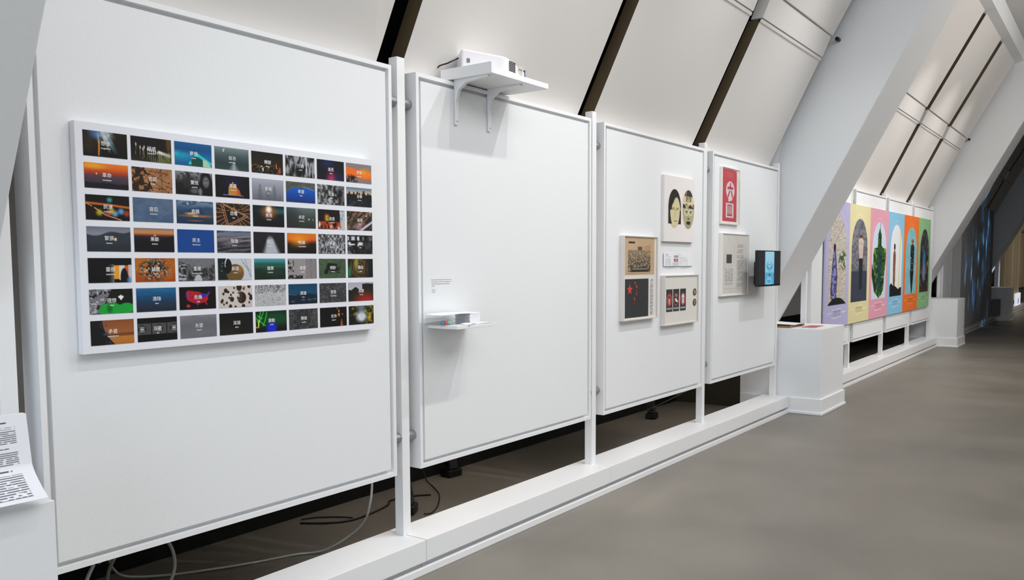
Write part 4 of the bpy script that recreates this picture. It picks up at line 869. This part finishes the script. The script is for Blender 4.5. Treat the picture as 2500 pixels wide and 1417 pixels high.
def q1(x, y):
    c = put(flat('#bdb9de')(x, y), '#b3afd6', vn(x*30, y*60, 1)*.5); a = arch(x, y); w_ = put(flat('#d9d2c6')(x, y), '#7d766c', ((y*120+3*vn(x*14, y*40, 3)) % 1 < .32)*.8); c = mixc(c, w_, a)
    c = put(c, '#4a4a7c', a*pg(x, y, [(.36, .33), (.43, .42), (.5, .6), (.46, .8), (.3, .82), (.22, .72), (.28, .5)])); c = put(c, '#9c9ad0', a*pg(x, y, [(.36, .38), (.46, .6), (.42, .78), (.28, .76), (.3, .5)])*(vn(x*30, y*50, 6) > .5)*.9); c = put(c, '#3a2440', a*el(x, y, .37, .37, .05, .03, .2))
    c = put(c, '#3e6238', a*((vn(x*22, y*40, 8) > .4)*el(x, y, .72, .47, .16, .07, .4))); c = put(c, '#d8b088', a*ln(x, y, .66, .5, .56, .72, .02)); return wav(put(c, '#211f1c', a*((y > .765+.09*np.abs(x-.5)*2*np.abs(x-.5)*2))*1.0), x, y)
def q2(x, y):
    c = flat('#e2d9a8')(x, y); a = arch(x, y); w_ = put(flat('#85838c')(x, y), '#5b5a66', ((vn(np.floor(x*12), np.floor(y*44), 4) > .5)*.6+(vn(x*20, y*40, 3) > .6)*.3)); w_ = put(w_, '#35394c', (y > .56)*.85+0*x); c = mixc(c, w_, a)
    p = person(c, x, y, .56, .25, .46, .24, '#d9c6b8', '#6d3a30', 2); p = put(p, '#2a2a30', pg(x, y, [(.46, .45), (.66, .45), (.63, .72), (.5, .72)])); return wav(mixc(c, p, a), x, y, '#f4f0dc', '#9c9260')
def q3(x, y):
    c = flat('#e2a2b4')(x, y); a = arch(x, y, .12, .88); c = mixc(c, flat('#cfdcec')(x, y), a); b = pg(x, y, [(.42, .23), (.5, .17), (.6, .23), (.6, .33), (.7, .35), (.86, .36), (.88, .44), (.8, .6), (.76, .74), (.66, .79), (.5, .82), (.36, .78), (.24, .74), (.2, .6), (.18, .42), (.22, .36), (.4, .35)])
    n = vn(x*16, y*34, 5); c = put(c, '#2e5a24', a*b); c = put(c, '#14241c', a*b*(n > .55)*.8); c = put(c, '#7fa83a', a*b*(vn(x*22, y*40, 9) > .72)*.8); c = put(c, '#1e3a5c', a*el(x, y, .52, .56, .1, .2, .4)*.8); c = put(c, '#1b3020', a*(ln(x, y, .53, .13, .53, .2, .012)+ln(x, y, .12, .55, .3, .72, .05))); return wav(c, x, y, '#f6e4ea', '#c46a88')
def q4(x, y):
    c = flat('#8cc4e4')(x, y); a = arch(x, y, .14, .88); c = mixc(c, flat('#e9eaee')(x, y), a); c = put(c, '#e4dc8c', a*ln(x, y, .76, .12, .7, .85, .035)); p = person(c, x, y, .4, .3, .8, .16, '#7a4a34', '#2a2420', 3); c = mixc(c, p, a); return wav(put(c, '#1e1c20', a*((y > .74-.03*vn(x*9, x*0, 3)-.03*np.sin(x*7)))*1.0), x, y, '#d8ecf6', '#5f94b4')
def q5(x, y):
    c = flat('#ee7428')(x, y); a = arch(x, y, .14, .88); c = mixc(c, put(flat('#9fcbd2')(x, y), '#6fb0bc', fb(x*8, y*16, 3)), a); p = person(c, x, y, .58, .24, .62, .26, '#15141a', '#8a5a50', 4); p = put(p, '#1b1a20', pg(x, y, [(.44, .58), (.7, .58), (.6, .82), (.55, .82)])); c = mixc(c, p, a); return wav(put(c, '#d8d8dc', a*(vn(x*24, y*50, 7) > .9)*el(x, y, .57, .5, .12, .15)*.8), x, y, '#f6b080', '#b8502a')
def q6(x, y):
    c = flat('#8dbf88')(x, y); a = arch(x, y, .16, .88); w_ = put(flat('#2a2a2e')(x, y), '#5a5c60', (vn(x*12, y*28, 5) > .6)*.7); c = mixc(c, w_, a); c = put(c, '#3f74a8', a*el(x, y, .5, .45, .12, .1, .4)); c = put(c, '#8a96a8', a*el(x, y, .5, .6, .14, .1, .4)*.8); c = put(c, '#c07a30', a*el(x, y, .8, .5, .06, .03, .4)); return wav(put(c, '#4a2c26', a*(y > .75)*.6), x, y, '#c4dcc0', '#6c9a68')
PL = ['lavender arched poster with purple robed figure', 'yellow arched poster with figure against a stone wall', 'pink arched poster with green leafy figure', 'light blue arched poster with slim brown figure', 'orange arched poster with dark dressed figure', 'green arched poster with dark crouched figures']
for i, fn in enumerate((q1, q2, q3, q4, q5, q6)):
    o = picture('poster', ex[i]+.001, ex[i+1]-.001, pz0, pz1, 2.580 if i else 2.574, fn, 100, 230, None, None, 0.018)
    tag(o, PL[i], 'poster', 'six arched posters')

# ------------------------------------------------------------------ papers on the pedestals
def f_booklet(x, y):
    c = flat('#eeeef3')(x, y); tl = (vn(x*60, y*60, 4) > .2)*1.0; col = ((x > .05)*(x < .46)+(x > .54)*(x < .93))*1.0
    blk = ((y > .13)*(y < .36)+(y > .45)*(y < .62)+(y > .72)*(y < .97))*1.0; c = put(c, '#6a6a74', col*blk*tl*((y*42 % 1) < .45)*1.0)
    return put(c, '#3a3a40', ((np.abs(y-.09) < .008)+(np.abs(y-.405) < .008)+(np.abs(y-.675) < .008))*((x > .62)*(x < .88)+(x > .12)*(x < .4))*tl*.85)
bk = picture('top_sheet', 0, .43, 0, 1, 0, f_booklet, 150, 170)
for v in bk.data.vertices:
    t = v.co.z; y = v.co.y
    fl_ = max(0.0, 0.38-t)**1.5
    v.co.z = 0.8060+t*0.205-0.0; v.co.y = 2.256+y+0.035*t-0.28*fl_; v.co.x += 0.590
bk.data.update()
bb = bmesh.new(); bb.from_mesh(bk.data); bb.verts.ensure_lookup_table(); bmesh.ops.delete(bb, geom=bb.verts[-4:], context='VERTS'); bb.to_mesh(bk.data); bb.free()
ps = empty('printed_sheets', (.8, 2.26, .79), 'stack of printed white sheets leaning on the lower left pedestal', 'printed sheets')
under(ps, bk); tag(bk, 'sheet with two columns of small print')
V = []; Fa = []; n = 14
for j in range(n+1):
    t = j/n; f_ = max(0.0, .38-t)**1.5
    for (dx, dy) in ((.590, .0016), (1.019, .0016), (1.019, .013), (.590, .013)):
        V.append((dx, 2.262+dy+.035*t-.28*f_, .8055+t*.205))
for j in range(n):
    for k in range(4): Fa.append((j*4+k, j*4+(k+1) % 4, (j+1)*4+(k+1) % 4, (j+1)*4+k))
Fa.append((3, 2, 1, 0)); Fa.append((n*4, n*4+1, n*4+2, n*4+3))
o = meshobj('sheet_stack', V, Fa, PAPER); fixn(o); under(ps, o)
hold = prism_x('acrylic_stand', [(2.315, .7855), (2.40, .7855), (2.40, .789), (2.322, .789), (2.335, .99), (2.330, .99)], .62, .99, CLEAR); under(ps, hold)

# flat papers and a wooden tray on the middle pedestal
tr = empty('paper_tray', (8.05, 2.7, .785), 'low brown-sided tray on the pedestal under the wide beam', 'tray')
under(tr, boxes('tray_sides', [(7.86, 8.30, 2.52, 2.53, .7855, .806), (7.86, 7.87, 2.53, 2.90, .7855, .806), (8.29, 8.30, 2.53, 2.90, .7855, .806)], WOODS))
under(tr, box('tray_floor', 7.871, 8.289, 2.531, 2.90, .7855, .789, WOODS))
box_a = sheet('magazine', 7.90, 8.16, 2.56, 2.80, .7905, mat('dark_cover', (.2, .19, .2), .5), 'dark covered magazine curling in the tray', None, .018, .1, 'magazine')
sheet('magazine', 7.95, 8.25, 2.48, 2.76, .8105, PAPER, 'open white magazine lying on the tray', None, .012, -.12, 'magazine')
def f_rz(x, y): return put(flat('#c9656a')(x, y), '#e0b8b8', (fb(x*9, y*6, 3) > .62)*.6)
rz = box('red_leaflet', 7.93, 8.33, 2.30, 2.47, .7855, .7885, mat('leaflet_white', (.93, .93, .93), .6)); tag(rz, 'white folded leaflet with red cover on the middle pedestal', 'leaflet')
rc = box('red_cover', 7.96, 8.30, 2.325, 2.455, .7886, .7893, mat('leaflet_red', (.76, .36, .38), .6), rz); tag(rc, 'muted red cover')
sheet('paper_sheet', 8.32, 8.52, 2.30, 2.52, .7856, PAPER, 'white sheet at the right edge of the middle pedestal', None, .003, .1)

# ------------------------------------------------------------------ cables and lights on the floor behind the plinth
tag(tube('extension_cable', [(2.67, 2.715, .47), (2.74, 2.80, .30), (2.80, 2.93, .14), (2.72, 3.08, .02), (2.60, 3.18, .006), (2.42, 3.25, .006), (2.25, 3.33, .008), (2.10, 3.43, .006), (1.95, 3.50, .03), (1.86, 3.45, .10), (1.80, 3.38, .18), (1.72, 3.30, .20)], .0055, CORDW), 'long white cable snaking along the floor behind the near plinth', 'cable')
tag(tube('white_cable', [(1.88, 3.25, .02), (1.97, 3.25, .02), (2.05, 3.30, .08), (2.05, 3.32, .17), (1.98, 3.30, .25), (1.90, 3.26, .30), (1.85, 3.2, .5)], .0075, CORDW), 'thick white cable looping up under the near panel', 'cable')
def plug(x, y, z, m, label):
    t = empty('power_plug', (x, y, z), label, 'plug')
    under(t, tube('grip', [(x, y, z), (x+.004, y, z+.03), (x+.008, y+.003, z+.07)], [.019, .017, .010], m, None, 12, False))
    under(t, tube('cord', [(x+.008, y+.003, z+.068), (x+.02, y+.02, z+.13), (x+.05, y+.06, z+.20), (x+.11, y+.12, z+.235)], .0075, m))
plug(1.505, 3.02, .02, CORDW, 'white plug standing by the left end of the near plinth')
plug(1.60, 3.04, .02, CORDG, 'beige plug beside the white plug')
bagm = box('cable_tag', 1.80, 1.86, 3.19, 3.21, .02, .10, CLEAR, None, .004); tag(bagm, 'clear plastic tag hanging on the thick white cable', 'tag')
tag(tube('beige_cable', [(1.9, 3.62, .10), (2.3, 3.60, .16), (2.6, 3.57, .19), (3.0, 3.60, .20), (3.3, 3.62, .2)], .006, CORDG), 'beige cable against the black back wall', 'cable')
tag(tube('black_cable', [(2.95, 3.55, .006), (3.05, 3.42, .006), (3.18, 3.36, .006), (3.45, 3.40, .006), (3.55, 3.46, .006), (3.70, 3.42, .006), (3.78, 3.35, .006)], .005, BLACK), 'black cable lying on the floor behind the first post', 'cable')
tag(tube('black_cable', [(3.165, 3.375, .012), (3.15, 3.46, .006), (3.08, 3.55, .006), (3.0, 3.60, .006)], .004, BLACK), 'short black cable branching toward the back wall', 'cable')
tag(tube('thin_black_cable', [(3.46, 3.12, .006), (3.50, 3.10, .006), (3.62, 3.16, .006), (3.80, 3.30, .006), (3.92, 3.45, .006), (4.02, 3.60, .01), (4.03, 3.645, .12), (4.03, 3.65, .3)], .0035, BLACK), 'thin black cable rising behind the blank panel', 'cable')
tag(tube('thin_black_cable', [(3.20, 2.94, .01), (3.05, 2.86, .03), (2.95, 2.80, .10), (2.90, 2.77, .158), (2.84, 2.72, .164)], .0035, BLACK), 'thin black cable lying over the plinth by the first post', 'cable')
tag(tube('thin_grey_cable', [(6.62, 2.72, .46), (6.60, 2.9, .36), (6.72, 3.2, .2), (6.80, 3.5, .05), (6.90, 3.6, .01)], .004, CORDG), 'thin grey cable hanging below the two-faces panel', 'cable')
def lamp(x, y, z, rz, label, up_=False):
    t = empty('floor_light', (x, y, 0), label, 'light fitting')
    o = box('housing', -.06, .06, -.045, .045, .0, .05, BLACK, None, .008); o.location = (x, y, .0); o.rotation_euler = (0, 0, rz); bpy.context.view_layer.update(); under(t, o)
    p2 = prism_x('tilting_head', [(-.03, .055), (.03, .055), (.06, .20), (.0, .23)], -.035, .035, mat('dark_grey_metal', (.18, .18, .18), .4)); p2.location = (x, y, 0); p2.rotation_euler = (0, 0, rz); bpy.context.view_layer.update(); under(t, p2)
    k = cyl_x('knob', -.045, -.036, 0, .09, .018, BLACK, 14); k.location = (x, y, 0); k.rotation_euler = (0, 0, rz); bpy.context.view_layer.update(); under(t, k)
def glow(x, y, z, e):  # added fill for the floor behind the panels; the fittings are unlit
    l = bpy.data.lights.new('added_void_fill', 'SPOT'); l.energy = e; l.color = (1.0, .93, .84); l.spot_size = math.radians(110); l.spot_blend = 1.0; l.shadow_soft_size = .05
    q = bpy.data.objects.new('added_void_fill', l); q.location = (x, y, z); q.rotation_euler = (math.radians(170), 0, 0); COL.objects.link(q)
glow(3.44, 3.22, .24, 50); glow(4.22, 3.45, .24, 50); glow(6.85, 3.3, .24, 60)
lamp(6.85, 3.42, 0, .2, 'added black floor light hidden behind the red print panel')  # added fitting, placed only to carry one of the fill lights
lamp(3.44, 3.22, 0, .5, 'small black tilting floor light beside the first post')
lamp(4.22, 3.56, 0, -.1, 'black floor light in shadow under the blank panel')
chip = blob('paper_chip', 0, 0, 0, .010, .006, .0015, PAPER, 'tiny white paper chip on the open floor', 'chip')

# little black fixings where the slabs meet the beams
for (x, lab) in ((7.845, 'small black bolt head on the wide slanted beam'), (15.385, 'small black bolt head on the second slanted beam')):
    o = cyl_x('bolt', x-.06, x, 2.135, 3.335, .018, BLACK, 10); tag(o, lab, 'bolt')

# ------------------------------------------------------------------ the dark bay: projection wall; far bay: bits and pieces
PW = mat('projection_wall_grey', (0.62, 0.62, 0.63), .7)
pw = box('projection_wall', 17.25, 21.6, 2.46, 2.60, .165, 2.515, PW, None, .004); tag(pw, 'tall grey wall receiving the blue projection in the dark bay', 'wall panel')
lp = bpy.data.lights.new('video_projection', 'SPOT'); lp.energy = 1000; lp.spot_size = math.radians(52); lp.spot_blend = .15; lp.shadow_soft_size = .02
lo = bpy.data.objects.new('video_projection', lp); lo.location = (19.6, -1.6, 2.3); lo.rotation_euler = (Vector((19.4, 2.46, 1.35))-Vector(lo.location)).to_track_quat('-Z', 'Y').to_euler(); COL.objects.link(lo)
lp.use_nodes = True; nt = lp.node_tree; em = nt.nodes['Emission']; tc = nt.nodes.new('ShaderNodeTexCoord')
mp = nt.nodes.new('ShaderNodeMapping'); mp.inputs['Scale'].default_value = (17, 5.5, 5.5); mp.inputs['Rotation'].default_value = (0, 0, .3); nt.links.new(tc.outputs['Normal'], mp.inputs[0])
nn = nt.nodes.new('ShaderNodeTexNoise'); nn.inputs['Scale'].default_value = 1.0; nn.inputs['Detail'].default_value = 4; nt.links.new(mp.outputs[0], nn.inputs['Vector'])
cr = nt.nodes.new('ShaderNodeValToRGB'); nt.links.new(nn.outputs['Fac'], cr.inputs[0])
cr.color_ramp.elements[0].position = .54; cr.color_ramp.elements[0].color = (.012, .02, .03, 1); cr.color_ramp.elements[1].position = .70; cr.color_ramp.elements[1].color = (.35, .8, 1, 1)
e2 = cr.color_ramp.elements.new(.61); e2.color = (.03, .16, .4, 1)
n3 = nt.nodes.new('ShaderNodeTexNoise'); n3.inputs['Scale'].default_value = 6.0; n3.inputs['Detail'].default_value = 2; nt.links.new(tc.outputs['Normal'], n3.inputs['Vector'])
c3 = nt.nodes.new('ShaderNodeMapRange'); c3.inputs[1].default_value = .45; c3.inputs[2].default_value = .6; c3.inputs[3].default_value = .06; nt.links.new(n3.outputs['Fac'], c3.inputs[0])
vm = nt.nodes.new('ShaderNodeVectorMath'); vm.operation = 'SCALE'; nt.links.new(cr.outputs[0], vm.inputs[0]); nt.links.new(c3.outputs[0], vm.inputs['Scale']); nt.links.new(vm.outputs[0], em.inputs['Color'])
gb = box('grey_box', 21.95, 22.45, 2.36, 2.50, .157, .535, mat('shade_grey', (.45, .43, .42), .7), None, .004); tag(gb, 'low grey box on the plinth before the distant pedestal', 'box')

# window and lit objects of the far bay
GLOW = bpy.data.materials.new('pane_and_poster_glow'); GLOW.use_nodes = True
g_ = GLOW.node_tree.nodes['Principled BSDF']; g_.inputs['Base Color'].default_value = (.8, .85, .9, 1); g_.inputs['Emission Color'].default_value = (.80, .86, 1, 1); g_.inputs['Emission Strength'].default_value = 0.55
win = boxes('window_1', [(23.30, 23.33, 2.52, 2.60, .79, 2.1), (23.60, 23.63, 2.52, 2.60, .79, 2.1), (23.33, 23.60, 2.52, 2.60, 2.07, 2.1)], TRIMW); win['kind'] = 'structure'
box('pane', 23.33, 23.60, 2.57, 2.575, .79, 2.07, GLOW, win)
lt = box('glowing_paper', 27.75, 28.95, 2.54, 2.585, .162, .49, GLOW, None, .004); tag(lt, 'small white paper poster low in the far bay, with added glow', 'sign')  # paper poster; its brightness is put in as emission
rg = cyl_x('ring_mark', -.003, 0, 0, 0, .09, mat('pale_blue_ink', (.6, .72, .88), .6), 24); rg.data.transform(Matrix.Rotation(PI/2, 4, 'Z')); rg.location = (28.3, 2.5385, .27); rg.parent = lt
sl = empty('far_shelf', (29.8, 2.4, .58), 'black edged shelf at the right edge of the far bay', 'shelf')
under(sl, box('shelf_board', 29.05, 30.55, 2.30, 2.60, .585, .63, BLACK))
for (zz, lab) in ((2.13, 'upper black diagonal bracket at the right picture edge'), (1.56, 'lower black diagonal bracket at the right picture edge')):
    o = prism_x('wall_bracket', [(2.66, zz+.10), (2.40, zz-.22), (2.36, zz-.14), (2.62, zz+.18)], 30.3, 30.45, BLACK); tag(o, lab, 'bracket')
lbx = box('low_black_case', 26.6, 29.5, 1.98, 2.20, .0, .085, BLACK, None, .01); tag(lbx, 'long low black case on the floor of the far bay', 'case')
